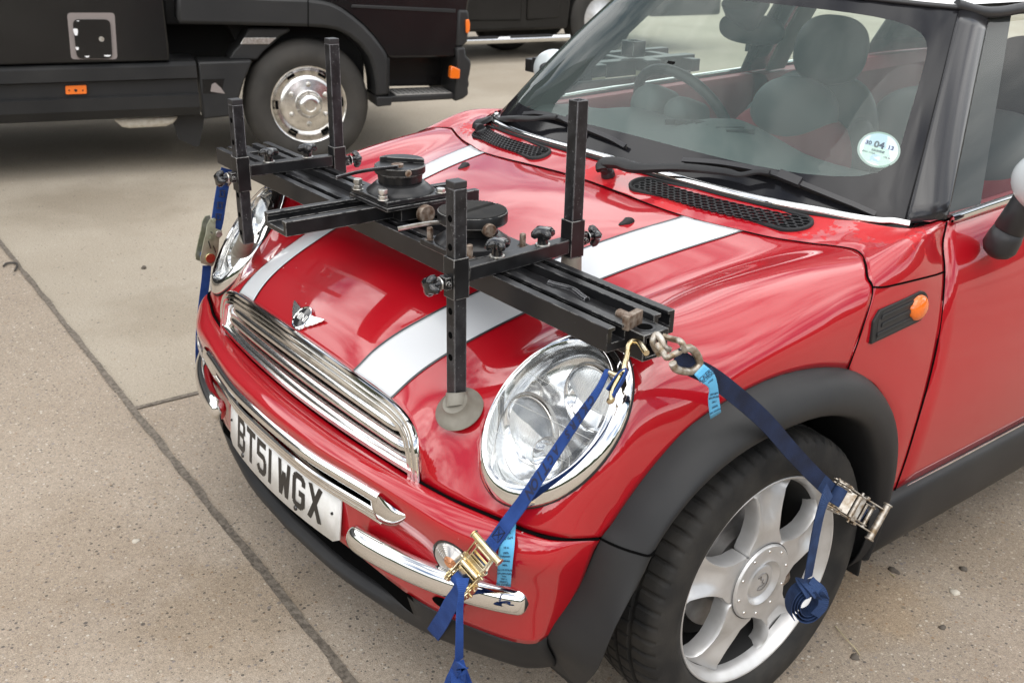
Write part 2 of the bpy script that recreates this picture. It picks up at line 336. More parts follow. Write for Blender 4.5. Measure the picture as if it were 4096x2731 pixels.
def cr(P, n):
    # smooth interpolation through points, n steps per span (or list of steps)
    P = np.asarray(P, float); k = len(P); ns = n if hasattr(n, '__len__') else [n]*(k-1)
    E = np.concatenate([[2*P[0]-P[1]], P, [2*P[-1]-P[-2]]]); out = []
    for i in range(k-1):
        p0, p1, p2, p3 = E[i], E[i+1], E[i+2], E[i+3]
        d0 = max(np.linalg.norm(p1-p0), 1e-6)**.5; d1 = max(np.linalg.norm(p2-p1), 1e-6)**.5; d2 = max(np.linalg.norm(p3-p2), 1e-6)**.5
        m1 = ((p1-p0)/d0 - (p2-p0)/(d0+d1) + (p2-p1)/d1)*d1; m2 = ((p2-p1)/d1 - (p3-p1)/(d1+d2) + (p3-p2)/d2)*d1
        for j in range(ns[i]):
            t = j/ns[i]; out.append((2*t**3-3*t*t+1)*p1 + (t**3-2*t*t+t)*m1 + (-2*t**3+3*t*t)*p2 + (t**3-t*t)*m2)
    out.append(P[-1]); return np.array(out)
def cr_grid(N, nu, nv):
    N = np.asarray(N, float); A = np.stack([cr(N[i], nv) for i in range(N.shape[0])]); return np.stack([cr(A[:, j], nu) for j in range(A.shape[1])], 1)
def fair(X, lam, sym=False, wn=None, fix=(True, True, True, True)):
    # pull a grid towards the smoothest surface near its points; borders stay; sym: first line is the car's mirror plane
    a, b = X.shape[:2]; N = a*b; idx = np.arange(N).reshape(a, b); out = np.empty_like(X)
    w = np.ones((a, b)) if wn is None else wn.copy()
    if fix[0] and not sym: w[0] = 300
    if fix[1]: w[-1] = 300
    if fix[2]: w[:, 0] = 300
    if fix[3]: w[:, -1] = 300
    def base(anti):
        A = np.zeros((N, N)); A[np.arange(N), np.arange(N)] = w.ravel()
        def addrow(ids, cs):
            for i, ci in zip(ids, cs):
                for j, cj in zip(ids, cs): A[i, j] += lam*ci*cj
        for i in range(a):
            for j in range(b):
                if 0 < i < a-1: addrow((idx[i-1, j], idx[i, j], idx[i+1, j]), (1, -2, 1))
                if 0 < j < b-1: addrow((idx[i, j-1], idx[i, j], idx[i, j+1]), (1, -2, 1))
                if i == 0 and sym and not anti: addrow((idx[1, j], idx[0, j]), (2, -2))
        return A
    A = base(False); B = base(True) if sym else A
    for c in range(3):
        rhs = (w*X[:, :, c]).ravel(); out[:, :, c] = np.linalg.solve(B if c == 0 else A, rhs).reshape(a, b)
    if sym: out[0, :, 0] = 0
    return out
def refine(X, k=2):
    return cr_grid(X, k, k)
def normals(X):
    du = np.gradient(X, axis=0); dv = np.gradient(X, axis=1); n = np.cross(du, dv); return n/(np.linalg.norm(n, axis=2, keepdims=True)+1e-12)
def mir(X): return X*np.array([-1, 1, 1])
def both(X):   # half grid (first line on the mirror plane) to full grid
    return np.concatenate([mir(X[:0:-1]), X], 0)
def text(body, size, frame, mats, parent, name='lettering', ext=.0004, align='CENTER', shear=0, bold=0, sx=1):
    c = bpy.data.curves.new('t', 'FONT'); c.body = body; c.size = size; c.align_x = align; c.align_y = 'CENTER'; c.extrude = ext; c.shear = shear; c.offset = bold; c.resolution_u = 3
    o = bpy.data.objects.new('t', c); col.objects.link(o); dg = bpy.context.evaluated_depsgraph_get(); dg.update()
    me = bpy.data.meshes.new_from_object(o.evaluated_get(dg)); bpy.data.objects.remove(o); me.name = name
    me.transform(frame @ Matrix.Diagonal((sx, 1, 1, 1))); me.materials.clear(); me.materials.append(MAT[mats])
    q = bpy.data.objects.new(name, me); col.objects.link(q); child(q, parent); return q
def frame(o, x, y):   # 4x4 with given x axis, y made square to it
    x = V(x).normalized(); z = x.cross(V(y)).normalized(); y = z.cross(x); M = Matrix((x, y, z)).transposed().to_4x4(); M.translation = V(o); return M
# ------------------------------------------------------------ ground
stains = [(tuple(at(3480, 2400, z=.004)), .16, (.95, .82, .64), .55), (tuple(at(420, 820, z=0)), .5, (.72, .70, .67), .8), (tuple(at(700, 1250, z=0)), .28, (.80, .78, .75), .7), (tuple(at(250, 2250, z=0)), .30, (.82, .79, .75), .7), (tuple(at(900, 2450, z=0)), .22, (.80, .76, .70), .8), (tuple(at(2050, 330, z=0)), .9, (.75, .73, .70), .7), (tuple(at(3900, 2200, z=0)), .2, (.80, .77, .73), .7)]
def concrete(name, base, warm, peb, pebble_amt, s=1.0):
    M = mat(name, base, .9, spec=.2); n, l = M.node_tree.nodes, M.node_tree.links; b = n['Principled BSDF']
    t = n.new('ShaderNodeTexCoord')
    def noise(sc_, d, lo, hi, a, c, rough=.55):
        q = n.new('ShaderNodeTexNoise'); q.inputs['Scale'].default_value = sc_; q.inputs['Detail'].default_value = d; q.inputs['Roughness'].default_value = rough; l.new(t.outputs['Object'], q.inputs['Vector'])
        r = n.new('ShaderNodeValToRGB'); r.color_ramp.elements[0].position = lo; r.color_ramp.elements[1].position = hi; r.color_ramp.elements[0].color = (*a, 1); r.color_ramp.elements[1].color = (*c, 1); l.new(q.outputs['Fac'], r.inputs[0]); return r.outputs[0], q
    def mixc(f, a, c, mode='MIX'):
        m = n.new('ShaderNodeMixRGB'); m.blend_type = mode
        for k, x in ((0, f), (1, a), (2, c)):
            if isinstance(x, (int, float)): m.inputs[k].default_value = x
            elif isinstance(x, tuple): m.inputs[k].default_value = (*x, 1)
            else: l.new(x, m.inputs[k])
        return m.outputs[0]
    c0, _ = noise(1.1*s, 8, .30, .72, base, warm)
    c1, _ = noise(.35, 6, .25, .75, (.74, .73, .71), (1.14, 1.14, 1.14)); c = mixc(1., c0, c1, 'MULTIPLY')
    c4, _ = noise(130, 5, .28, .74, (.74, .735, .73), (1.2, 1.2, 1.19), .7); c = mixc(1., c, c4, 'MULTIPLY')
    c2, qf = noise(420, 3, .30, .72, (.66, .65, .64), (1.22, 1.22, 1.2)); c = mixc(1., c, c2, 'MULTIPLY')
    h = []
    for k, (scale, lo, hi) in enumerate(((74, .30, .22), (140, .34, .24), (38, .22, .17))):
        v = n.new('ShaderNodeTexVoronoi'); v.inputs['Scale'].default_value = scale; v.inputs['Randomness'].default_value = 1; l.new(t.outputs['Object'], v.inputs['Vector'])
        wv = n.new('ShaderNodeMapRange'); wv.inputs[1].default_value = lo; wv.inputs[2].default_value = hi; l.new(v.outputs['Distance'], wv.inputs[0])
        sp = n.new('ShaderNodeSeparateColor'); l.new(v.outputs['Color'], sp.inputs[0])
        pick = n.new('ShaderNodeMapRange'); pick.inputs[1].default_value = 1-pebble_amt*(1, .8, .30)[k]-.03; pick.inputs[2].default_value = 1-pebble_amt*(1, .8, .30)[k]; l.new(sp.outputs[0], pick.inputs[0])
        r = n.new('ShaderNodeValToRGB'); e = r.color_ramp; e.interpolation = 'CONSTANT'; e.elements[0].color = (*peb[0], 1); e.elements[1].color = (*peb[1], 1); e.elements[1].position = .2
        for i, pc in enumerate(peb[2:]): q = e.elements.new(.36+.64*i/len(peb[2:])); q.color = (*pc, 1)
        l.new(sp.outputs[1], r.inputs[0])
        m = n.new('ShaderNodeMath'); m.operation = 'MULTIPLY'; l.new(wv.outputs[0], m.inputs[0]); l.new(pick.outputs[0], m.inputs[1]); m2 = n.new('ShaderNodeMath'); m2.operation = 'MULTIPLY'; m2.inputs[1].default_value = .9; l.new(m.outputs[0], m2.inputs[0])
        c = mixc(m2.outputs[0], c, r.outputs[0]); h.append(m2)
    for P_, r0, colr, st in stains:     # old oil drips and a rust bloom in the concrete
        dn = n.new('ShaderNodeVectorMath'); dn.operation = 'DISTANCE'; dn.inputs[1].default_value = P_; l.new(t.outputs['Object'], dn.inputs[0])
        wb_ = n.new('ShaderNodeTexNoise'); wb_.inputs['Scale'].default_value = 2.2/r0; wb_.inputs['Detail'].default_value = 6; l.new(t.outputs['Object'], wb_.inputs['Vector'])
        mm = n.new('ShaderNodeMath'); mm.operation = 'MULTIPLY_ADD'; mm.inputs[1].default_value = -r0*1.6; l.new(wb_.outputs['Fac'], mm.inputs[0]); l.new(dn.outputs['Value'], mm.inputs[2])
        mr = n.new('ShaderNodeMapRange'); mr.inputs[1].default_value = r0*.45; mr.inputs[2].default_value = -r0*.3; mr.inputs[4].default_value = st; l.new(mm.outputs[0], mr.inputs[0])
        c = mixc(mr.outputs[0], c, colr, 'MULTIPLY')
    l.new(c, b.inputs['Base Color'])
    bp = n.new('ShaderNodeBump'); bp.inputs['Strength'].default_value = .45; bp.inputs['Distance'].default_value = .003
    ad = n.new('ShaderNodeMath'); ad.operation = 'ADD'; l.new(qf.outputs['Fac'], ad.inputs[0]); l.new(h[0].outputs[0], ad.inputs[1]); l.new(ad.outputs[0], bp.inputs['Height']); l.new(bp.outputs[0], b.inputs['Normal'])
    return M
PEB = [(.10, .09, .082), (.43, .375, .30), (.32, .26, .20), (.27, .19, .125), (.22, .20, .19), (.50, .455, .39), (.38, .33, .275), (.19, .165, .14)]
concrete('concrete_rough', (.345, .288, .232), (.415, .355, .293), PEB, .55, 1.)
concrete('concrete_smooth', (.395, .345, .28), (.455, .41, .345), PEB, .14)
mat('joint_fill', (.12, .10, .08), .95, noise=(90, (.085, .070, .055), (.19, .162, .13), 7, .34, .66), bump=(120, .6, .004))
g = MB(); S = 60; N_ = 24
g.grid([[(-S+2*S*i/N_, -S+2*S*j/N_, 0) for j in range(N_+1)] for i in range(N_+1)])
for x0, x1, y0, y1 in ((-900, -S, -900, 900), (S, 900, -900, 900), (-S, S, -900, -S), (-S, S, S, 900)):
    g.add([(x0, y0, 0), (x1, y0, 0), (x1, y1, 0), (x0, y1, 0)], [(0, 1, 2, 3)])
tag(g.build('ground', 'concrete_smooth'), kind='structure')
JA, JB = at(22, 1000, z=0), at(1358, 2682, z=0); jd = nrm(JB-JA); jn = np.array([jd[1], -jd[0], 0])
if jn @ (at(100, 2500, z=0)-JA) < 0: jn = -jn
s = MB(); A = JA-jd*14; B = JB+jd*9
s.add([A+[0, 0, .004], B+[0, 0, .004], B+jn*9+[0, 0, .004], A+jn*9+[0, 0, .004]], [(0, 1, 2, 3)])
tag(s.build('concrete_slab', 'concrete_rough'), kind='structure')
def joint(name, a, b, w, z, seed):
    r = np.random.default_rng(seed); L = np.linalg.norm(b-a); n_ = int(L/.018); d = (b-a)/L; q = np.array([-d[1], d[0], 0]); m = MB(); rows = []
    e1 = np.convolve(r.normal(0, 1, n_+9), np.ones(5)/5, 'same'); e2 = np.convolve(r.normal(0, 1, n_+9), np.ones(5)/5, 'same')
    for i in range(n_+1):
        p = a+d*L*i/n_; k = w(i/n_) if callable(w) else w
        rows.append([p+q*(k/2+e1[i]*k*.17)+[0, 0, z], p+q*k*.1+[0, 0, z-.001], p-q*(k/2+e2[i]*k*.17)+[0, 0, z]])
    m.grid(np.array(rows)); return tag(m.build(name, 'joint_fill'), kind='structure')
joint('ground_joint', A, B, lambda t: .014+.012*t, .008, 3)
c1, c2 = at(541, 1640, z=0), at(806, 1574, z=0)
s = MB(); cd = nrm(c2-c1); s.add([c1+[0, 0, .004], c1+cd*14+[0, 0, .004], c1+cd*14+jd*12+[0, 0, .004], c1+jd*12+[0, 0, .004]], [(0, 1, 2, 3)]); tag(s.build('concrete_slab', 'concrete_rough'), kind='structure')
joint('ground_joint', c1, c1+(c2-c1)*12, .020, .008, 5)
# loose bits on the ground
def wire():
    m = MB(); P = cr([at(u, v, z=.012) for u, v in ((14, 1064), (30, 1052), (62, 1052), (68, 1062), (60, 1082))], 6); m.tube(P, .0045, 8)
    return tag(m.build('bent_wire', 'wire'), 'short bent piece of dark wire lying on the concrete at far left', 'wire')
wire()
m = MB(); m.tube(cr([at(3341, 2502, z=.006), at(3390, 2560, z=.012), at(3420, 2590, z=.009), at(3439, 2618, z=.006)], 5), .0011, 5)
tag(m.build('grass_straw', 'straw'), 'long thin dry straw on the concrete below the knotted strap', 'straw')
m = MB(); m.tube([at(3559, 2290, z=.005), at(3580, 2306, z=.006)], .0017, 5)
tag(m.build('grass_straw', 'straw'), 'short pale straw fragment on the concrete right of the front wheel', 'straw')
def stone(u, v, r, mt, seed, label):
    q = np.random.default_rng(seed); bm = bmesh.new(); bmesh.ops.create_icosphere(bm, subdivisions=2, radius=1)
    c = at(u, v, z=r*.45)
    for x in bm.verts:
        k = 1+.22*math.sin(3*x.co.x+seed)+.18*math.sin(4*x.co.y+2*seed)+q.normal(0, .05); x.co = V((x.co.x*r*1.2*k, x.co.y*r*k, x.co.z*r*.65*k))+V(c)
    me = bpy.data.meshes.new('pebble'); bm.to_mesh(me); bm.free(); me.materials.append(MAT[mt]); me.polygons.foreach_set('use_smooth', [True]*len(me.polygons))
    o = bpy.data.objects.new('pebble', me); col.objects.link(o); tag(o, label, 'pebble', 'loose stones on the concrete')
for a in ((3852, 2275, .010, 'stone_dark', 1, 'dark stone beside the right frame edge on the concrete'), (3770, 2510, .008, 'stone_dark', 2, 'small dark stone on the concrete in the lower right corner'),
          (3421, 2630, .009, 'stone_dark', 3, 'dark grit stone just past the end of the long straw'), (3578, 2283, .011, 'stone_dark', 4, 'flat dark stone next to the short pale straw'),
          (3618, 2133, .009, 'stone_dark', 5, 'dark stone on the concrete beyond the ratchet handle'), (3815, 2368, .010, 'stone_pale', 6, 'tan stone below the dark stone at the right'),
          (575, 1070, .012, 'stone_dark', 7, 'dark flake on the pale slab left of the far headlight'), (545, 2165, .009, 'stone_pale', 8, 'pale pebble on the rough slab left of the ground joint')):
    stone(*a)

# ------------------------------------------------------------ black lorry
TC = at(1255, 672, z=0); TH = math.radians(73); td = np.array([math.cos(TH), math.sin(TH), 0]); tn = np.array([math.sin(TH), -math.cos(TH), 0])
def tp(u, v, off=0.):   # a point on the lorry's side plane (off metres out from it)
    d = RC @ np.array([(u-2048)/CAMF, -(v-1365.5)/CAMF, -1.]); o = TC+tn*off; t = ((o-CAMP) @ tn)/(d @ tn); return CAMP+t*d
def ts(u, v): q = tp(u, v)-TC; return (float(q @ td), float(q[2]))
def TF(off=0.): M = Matrix((V(td), V((0, 0, 1)), V(tn))).transposed().to_4x4(); M.translation = V(TC+tn*off); return M
def tpan(px, d0, d1, mt, name, par, bev=.01):
    m = MB(); m.prism([ts(*q) for q in px], TF(), d0, d1); return m.build(name, mt, par, bevel=bev)
lorry = thing('black_lorry', 'black lorry parked behind the car with a polished steel front wheel', 'lorry', V(TC))
def tsx(x, z, off): return V(TC+td*x+np.array([0, 0, z])+tn*off)
def tbox(x0, x1, z0, z1, d0, d1, mt, name, par=None, bev=.01):
    m = MB(); m.prism([(x0, z0), (x1, z0), (x1, z1), (x0, z1)], TF(), d0, d1); return m.build(name, mt, par or lorry, bevel=bev)
E = [ts(*q) for q in ((0, 252), (665, 240), (797, 244), (810, 479), (0, 522), (665, 0), (1470, 225), (1830, 230), (1500, 388), (1510, 425), (1845, 395))]
xe = ts(665, 100)[0]; zsk = ts(660, 245)[1]
tbox(-8.2, xe, zsk, 3.4, -2.35, 0.0, 'truck_black', 'cargo_body')
tbox(-8.2, xe, .40, zsk-.02, -2.3, -.10, 'matt_black', 'chassis_shade_box')  # chassis block widened and lowered to keep the ground beneath dark
# side skirt: three folded panels
def skirt(x0, x1, name):
    z0, z1, z2, z3, z4 = ts(700, 478)[1], ts(700, 432)[1], ts(700, 376)[1], ts(700, 322)[1], ts(700, 250)[1]
    prof = [(z0, -.10), (z0+.015, -.04), (z1, -.005), (z2-.01, .0), (z2, -.03), (z3, -.03), (z3+.012, .01), (z4-.02, .012), (z4, -.02), (z4+.004, -.3)]
    m = MB(); rows = [[tsx(x, z, d) for z, d in prof] for x in (x0, x1)]; m.grid(rows); rows2 = [[tsx(x, z, d-.03) for z, d in prof] for x in (x0, x1)]; m.grid(rows2, flip=True)
    for r, r2 in zip(rows, rows2):
        for j in range(len(prof)-1): m.add([r[j], r[j+1], r2[j+1], r2[j]], [(0, 1, 2, 3)])
    return m.build(name, 'truck_plastic', lorry, sharp=25)
xs1 = ts(800, 380)[0]; skirt(-7.5, xs1-.006, 'side_skirt'); 
x9 = ts(960, 380)[0]
z0_, z4_ = ts(820, 478)[1], ts(820, 248)[1]
m = MB(); m.prism([(xs1+.006, z0_), (ts(930, 470)[0], z0_+.01), (ts(955, 400)[0], ts(955, 400)[1]), (ts(975, 330)[0], ts(975, 330)[1]), (ts(1010, 248)[0], z4_), (xs1+.006, z4_)], TF(), -.22, .0); fsk = m.build('side_skirt', 'truck_plastic', lorry, bevel=.012)
m = MB(); a0 = ts(815, 318); a1 = ts(890, 372); m.prism([(xs1+.02, a1[1]), (ts(885, 372)[0], a1[1]), (ts(897, 318)[0], a0[1]), (xs1+.02, a0[1])], TF(), .001, .003); m.build('skirt_recess', 'truck_black', fsk)
m = MB(); a = ts(862, 352); m.prism([(a[0]-.03, a[1]-.02), (a[0]+.05, a[1]-.035), (a[0]+.03, a[1]), (a[0], a[1]+.03), (a[0]-.02, a[1]+.02)], TF(), .0035, .0045); m.build('paint_scrape', 'primer', fsk)
# hatch on the cargo body: unpainted border round a black flap
q = [ts(*k) for k in ((268, 52), (458, 52), (470, 238), (285, 238))]
def rrect(P, r, n=5):
    P = [V((*p, 0)) for p in P]; out = []; k = len(P)
    for i in range(k):
        a, b, c = P[i-1], P[i], P[(i+1) % k]; d0 = (a-b).normalized(); d1 = (c-b).normalized(); p0 = b+d0*r; p1 = b+d1*r
        for j in range(n+1):
            t = j/n; e = p0*(1-t)**2+b*2*t*(1-t)+p1*t*t; out.append((e.x, e.y))
    return out
m = MB(); m.prism(rrect(q, .02), TF(), .001, .003); hb = m.build('hatch_border', 'primer', lorry)
q2 = [ts(*k) for k in ((290, 78), (440, 78), (450, 234), (308, 234))]
m = MB(); m.prism(rrect(q2, .03), TF(), .0035, .012)
for u, v, w_, h_ in ((303, 128, .022, .05), (309, 194, .016, .022), (349, 226, .022, .012), (430, 223, .035, .012), (312, 84, .012, .006)):
    a = ts(u, v); m.prism([(a[0]+w_*.5*math.cos(t)*(1+.3*math.sin(3*t)), a[1]+h_*.5*math.sin(t)*(1+.3*math.cos(2*t))) for t in np.linspace(0, 6.28, 11)[:-1]], TF(), .0125, .0135, 1)
hf = m.build('hatch_flap', ['truck_black', 'white_paint'], hb)
c = tp(406, 157, .012); m = MB(); m.cyl(c, c+tn*.006, .014, n=14); m.build('hatch_lock', 'zinc', hf)
q = [ts(*k) for k in ((261, 347), (345, 343), (347, 377), (263, 380))]; m = MB(); m.prism(rrect(q, .006), TF(), -.03, -.012); mk = m.build('side_marker', 'orange_marker', lorry)
for u in (277, 303, 331): c = tp(u, 362, -.012); m = MB(); m.cyl(c, c+tn*.003, .008 if u == 303 else .004, n=10); m.build('marker_screw', 'gloss_black', mk)
# wheel
TR = .377; wc = TC+np.array([0, 0, TR])-tn*.12
def truck_wheel(c, name='front_wheel'):
    m = MB(); prof = [(-.22, .25), (-.2, .33), (-.14, TR-.012), (-.05, TR), (.0, TR), (.055, TR-.010), (.085, TR-.035), (.098, TR-.075), (.1, TR-.10), (.088, TR-.135), (.075, .226)]
    m.lathe(c, tn, prof, 64); ty = m.build('tyre', 'truck_rubber', lorry, sharp=50)
    m = MB(); prof = [(.078, .232), (.086, .228), (.084, .222), (.062, .212), (.04, .206), (.03, .196), (.05, .178), (.068, .160), (.072, .148), (.072, .085), (.074, .080), (.108, .068), (.124, .060), (.130, .045), (.131, .034), (.126, .031), (.126, 0)]
    m.lathe(c, tn, prof, 64); rm = m.build('wheel_trim', 'dull_chrome', ty, sharp=50)
    ex = V(td); ez = V((0, 0, 1)); m = MB(); m2 = MB()
    for k in range(6):
        t = math.radians(60*k+90-2); d = ex*math.cos(t)+ez*math.sin(t); a = V(c)+V(tn)*.071+d*.118; m.lathe(a, tn, [(0, .017), (.004, .012), (.014, .012), (.02, .009), (.022, 0)], 12)
        t = math.radians(60*k+60); d = ex*math.cos(t)+ez*math.sin(t); s_ = d.cross(V(tn)); a = V(c)+V(tn)*.0395+d*.187
        m2.box(a, (.05, .013, .02), Matrix((s_, d, V(tn))).transposed())
    m.build('wheel_nut', 'zinc', rm); m2.build('vent_slot', 'dark_void', rm)
truck_wheel(wc)
# wheel arch, cab side, step, bumper corner
cab = [(760, 0-260), (1880, -260), (1880, 0), (1862, 120), (1835, 180), (1826, 232), (1560, 234), (1548, 225), (1528, 195), (1500, 155), (1462, 112), (1420, 75), (1372, 42), (1330, 22), (1290, 12), (1225, 3), (1060, -2), (960, -8), (760, -30)]
tpan(cab, -.9, -.015, 'truck_black', 'cab_side', lorry, .012)
arch = [(707, -30), (707, 88), (722, 96), (1225, 107), (1300, 112), (1345, 120), (1395, 145), (1438, 180), (1472, 225), (1490, 275), (1500, 330), (1502, 388), (1553, 382), (1552, 240), (1545, 215), (1525, 185), (1495, 146), (1455, 103), (1412, 66), (1366, 33), (1326, 13), (1286, 3), (1225, -6), (1060, -12), (960, -18)]
ar = tpan(arch, -.25, .02, 'truck_plastic', 'wheel_arch', lorry, .02)
tpan([(1228, -6), (1232, -6), (1232, 107), (1228, 107)], .0205, .0215, 'dark_void', 'seam_shade_strip', ar, 0)  # dark strip on the arch face for the shade in its seam
tpan([(1150, -40), (1500, 40), (1500, 400), (1420, 400), (1000, 250), (900, 60)], -.65, -.3, 'matt_black', 'inner_arch', lorry, 0)
mg = MB(); P = []
for u0, v0, w_ in ((925, 245, 0), (950, 200, 0), (968, 180, 0), (985, 155, 0), (1004, 120, 0)): P.append((u0, v0))
m = MB(); m.prism([ts(*k) for k in ((920, 246), (940, 210), (968, 182), (980, 156), (1002, 118), (1165, 118), (1168, 132), (1130, 150), (1095, 185), (1060, 215), (1035, 246))], TF(), -.30, -.06); mg = m.build('mudguard', 'truck_plastic', lorry, bevel=.015)
tpan([(966, 183), (980, 156), (1112, 156), (1082, 183)], -.058, -.052, 'zinc', 'guard_panel', mg, .003)
tpan([(1553, 232), (1832, 230), (1830, 372), (1553, 378)], -.35, -.3, 'truck_black', 'step_back', lorry, 0)
tpan([(1553, 234), (1560, 234), (1560, 385), (1553, 385)], -.3, -.01, 'truck_plastic', 'step_side', lorry, .004)
st = MB(); a, b = ts(1555, 400), ts(1845, 396); st.prism([(a[0], a[1]-.02), (b[0], a[1]-.015), (b[0], a[1]+.02), (a[0], a[1]+.02)], TF(), -.3, -.01); stp = st.build('step', 'truck_plastic', lorry, bevel=.008)
m = MB(); m.prism([(a[0]+.05, a[1]+.022), (b[0]-.06, a[1]+.022), (b[0]-.06, a[1]+.026), (a[0]+.05, a[1]+.026)], TF(), -.24, -.012)
for i in range(11):
    for j in range(5):
        c = tsx(a[0]+.075+(b[0]-a[0]-.15)*i/10, a[1]+.0262, -.05-.04*j); m.cyl(c, c+V((0, 0, .0015)), .007, n=8, mi=1)
m.build('step_tread', ['worn_steel', 'matt_black'], stp)
tpan([(1503, 386), (1566, 386), (1562, 420), (1505, 426)], -.3, .025, 'truck_plastic', 'arch_foot', lorry, .006)
bump = [(1822, 190), (1858, 188), (1862, 222), (1880, 243), (1882, 260), (1876, 300), (1870, 318), (1876, 335), (1870, 352), (1872, 378), (1850, 395), (1815, 406), (1822, 330), (1826, 250)]
tpan(bump, -2.2, .02, 'truck_plastic', 'bumper', lorry, .02)
tpan([(1833, 40), (1874, 42), (1878, 70), (1872, 168), (1850, 190), (1826, 190), (1830, 120)], -.3, .0, 'truck_plastic', 'corner_panel', lorry, .015)
tpan([(1860, 80), (1872, 76), (1877, 95), (1876, 120), (1868, 136), (1861, 130)], .001, .022, 'orange_marker', 'indicator_lamp', lorry, .006)
tpan([(1795, 262), (1803, 262), (1832, 274), (1830, 310), (1822, 312), (1791, 310)], .0, .05, 'orange_lens', 'corner_lamp', lorry, .006)
tpan([(1410, 20), (1825, 38), (1825, 54), (1405, 32)], -.014, -.008, 'truck_plastic', 'cab_trim_strip', lorry, .003)
m = MB(); tk = [ts(450, 493), ts(722, 484), ts(700, 510), ts(670, 524), ts(520, 532), ts(490, 527)]; m.prism(tk, TF(), -.55, -.12); m.build('air_tank', 'tank_white', lorry, bevel=.02)
m = MB(); m.prism([ts(*k) for k in ((690, 482), (830, 482), (808, 608), (792, 612), (720, 580))], TF(), -.18, -.168); m.build('mud_flap', 'truck_plastic', lorry)
tbox(xe+.02, ts(1225, 0)[0], ts(900, 100)[1]-.05, 2.4, -2.2, -.5, 'matt_black', 'cab_rear')
tbox(xe-.4, ts(1850, 0)[0], .55, .8, -2.1, -.7, 'matt_black', 'chassis_rail')
for dx in (-3.6,):
    pass
# ------------------------------------------------------------ black pickup far behind
K = at(1750+1270/2.94, 600/2.94+2, z=0) if False else at(2035, 204, z=0)
PTH = math.radians(79); pd = np.array([math.cos(PTH), math.sin(PTH), 0]); pn = np.array([math.sin(PTH), -math.cos(PTH), 0]); PO = K+pn*.78
def pp(u, v, off=0.):
    d = RC @ np.array([(u-2048)/CAMF, -(v-1365.5)/CAMF, -1.]); o = PO+pn*off; t = ((o-CAMP) @ pn)/(d @ pn); return CAMP+t*d
def ps(u, v): q = pp(u, v)-PO; return (float(q @ pd), float(q[2]))
PM = Matrix((V(pd), V((0, 0, 1)), V(pn))).transposed().to_4x4(); PM.translation = V(PO)
pick = thing('pickup_truck', 'black pickup with a chrome side step parked at the back of the yard', 'pickup', V(PO))
z_bot = ps(1980, 128)[1]; xd = ps(2098, 60)[0]; x_ar = ps(2285, 90)[0]
def ppan(poly, d0, d1, mt, name, par=None, bev=.01):
    m = MB(); m.prism(poly, PM, d0, d1); return m.build(name, mt, par or pick, bevel=bev)
ppan([(xd-4.2, z_bot), (x_ar-.02, z_bot), (x_ar+.02, .75), (x_ar+.2, .93), (x_ar+.5, 1.0), (x_ar+.9, .9), (x_ar+1.05, z_bot+.1), (x_ar+2.0, z_bot+.1), (x_ar+2.0, 1.25), (xd-4.2, 1.2)], -1.75, -.02, 'truck_black', 'body', bev=.03)
ppan([(xd-1.15, z_bot+.12), (xd-.03, z_bot+.1), (xd-.03, 1.2), (xd-1.15, 1.2)], -.05, 0, 'truck_black', 'door', bev=.02)
ppan([(xd+.03, z_bot+.1), (x_ar-.15, z_bot+.12), (x_ar-.10, 1.2), (xd+.03, 1.2)], -.05, 0, 'truck_black', 'door', bev=.02)
ppan([(xd-3, .985), (ps(2065, 3)[0], .985), (ps(2065, 3)[0], 1.03), (xd-3, 1.03)], .002, .02, 'chrome', 'body_trim', bev=.008)
ppan([(xd-4, 1.2), (xd+1.0, 1.2), (xd+.4, 1.75), (xd-1.4, 1.78), (xd-2.2, 1.25)], -1.6, -.15, 'gloss_black', 'cab', bev=.05)
m = MB(); a, b = pp(1850, 176, .08), pp(2275, 140, .08); zc = (a[2]+b[2])/2; a = PO+pd*((a-PO) @ pd-.4)+pn*.08; b = PO+pd*((b-PO) @ pd)+pn*.08; a[2] = b[2] = zc
m.tube([a, b], .038, 16); m.build('side_step', 'chrome', pick)
m = MB()
for u in (1900, 2120): c = pp(u, 150, .07); c = PO+pd*((c-PO) @ pd)+pn*.085; c[2] = zc+.032; m.box(c, (.5, .09, .012), Matrix((V(pd), V(pn), V((0, 0, 1)))).transposed())
m.build('step_pad', 'black_plastic', pick, bevel=.004)
def pwheel(c, r):
    m = MB(); m.lathe(c, pn, [(-.12, .22), (-.12, r-.03), (-.09, r), (.09, r), (.115, r-.03), (.125, r-.09), (.11, .24)], 48); w_ = m.build('wheel', 'truck_rubber', pick, sharp=50)
    m = MB(); m.lathe(c, pn, [(.11, .24), (.10, .235), (.05, .22), (.06, .08), (.08, .06), (.08, 0)], 40); m.build('wheel_rim', 'alloy', w_, sharp=50)
wx = ps(2420, 130)[0]
pwheel(PO+pd*wx-pn*.16+np.array([0, 0, .40]), .40); pwheel(PO+pd*(wx-3.5)-pn*.16+np.array([0, 0, .40]), .40)
pwheel(PO+pd*wx-pn*1.6+np.array([0, 0, .40]), .40); pwheel(PO+pd*(wx-3.5)-pn*1.6+np.array([0, 0, .40]), .40)
m = MB(); c = K+np.array([0, 0, .40]); m.lathe(c-pn*.10, pn, [(-.1, 0), (-.1, .37), (-.06, .40), (.06, .40), (.1, .37), (.1, 0)], 40); m.build('spare_wheel', 'truck_rubber', pick, sharp=50)
# ------------------------------------------------------------ red hatchback
car = thing('red_hatchback', 'red three-door hatchback with white bonnet stripes and a white roof', 'car', (0, .9, 0))
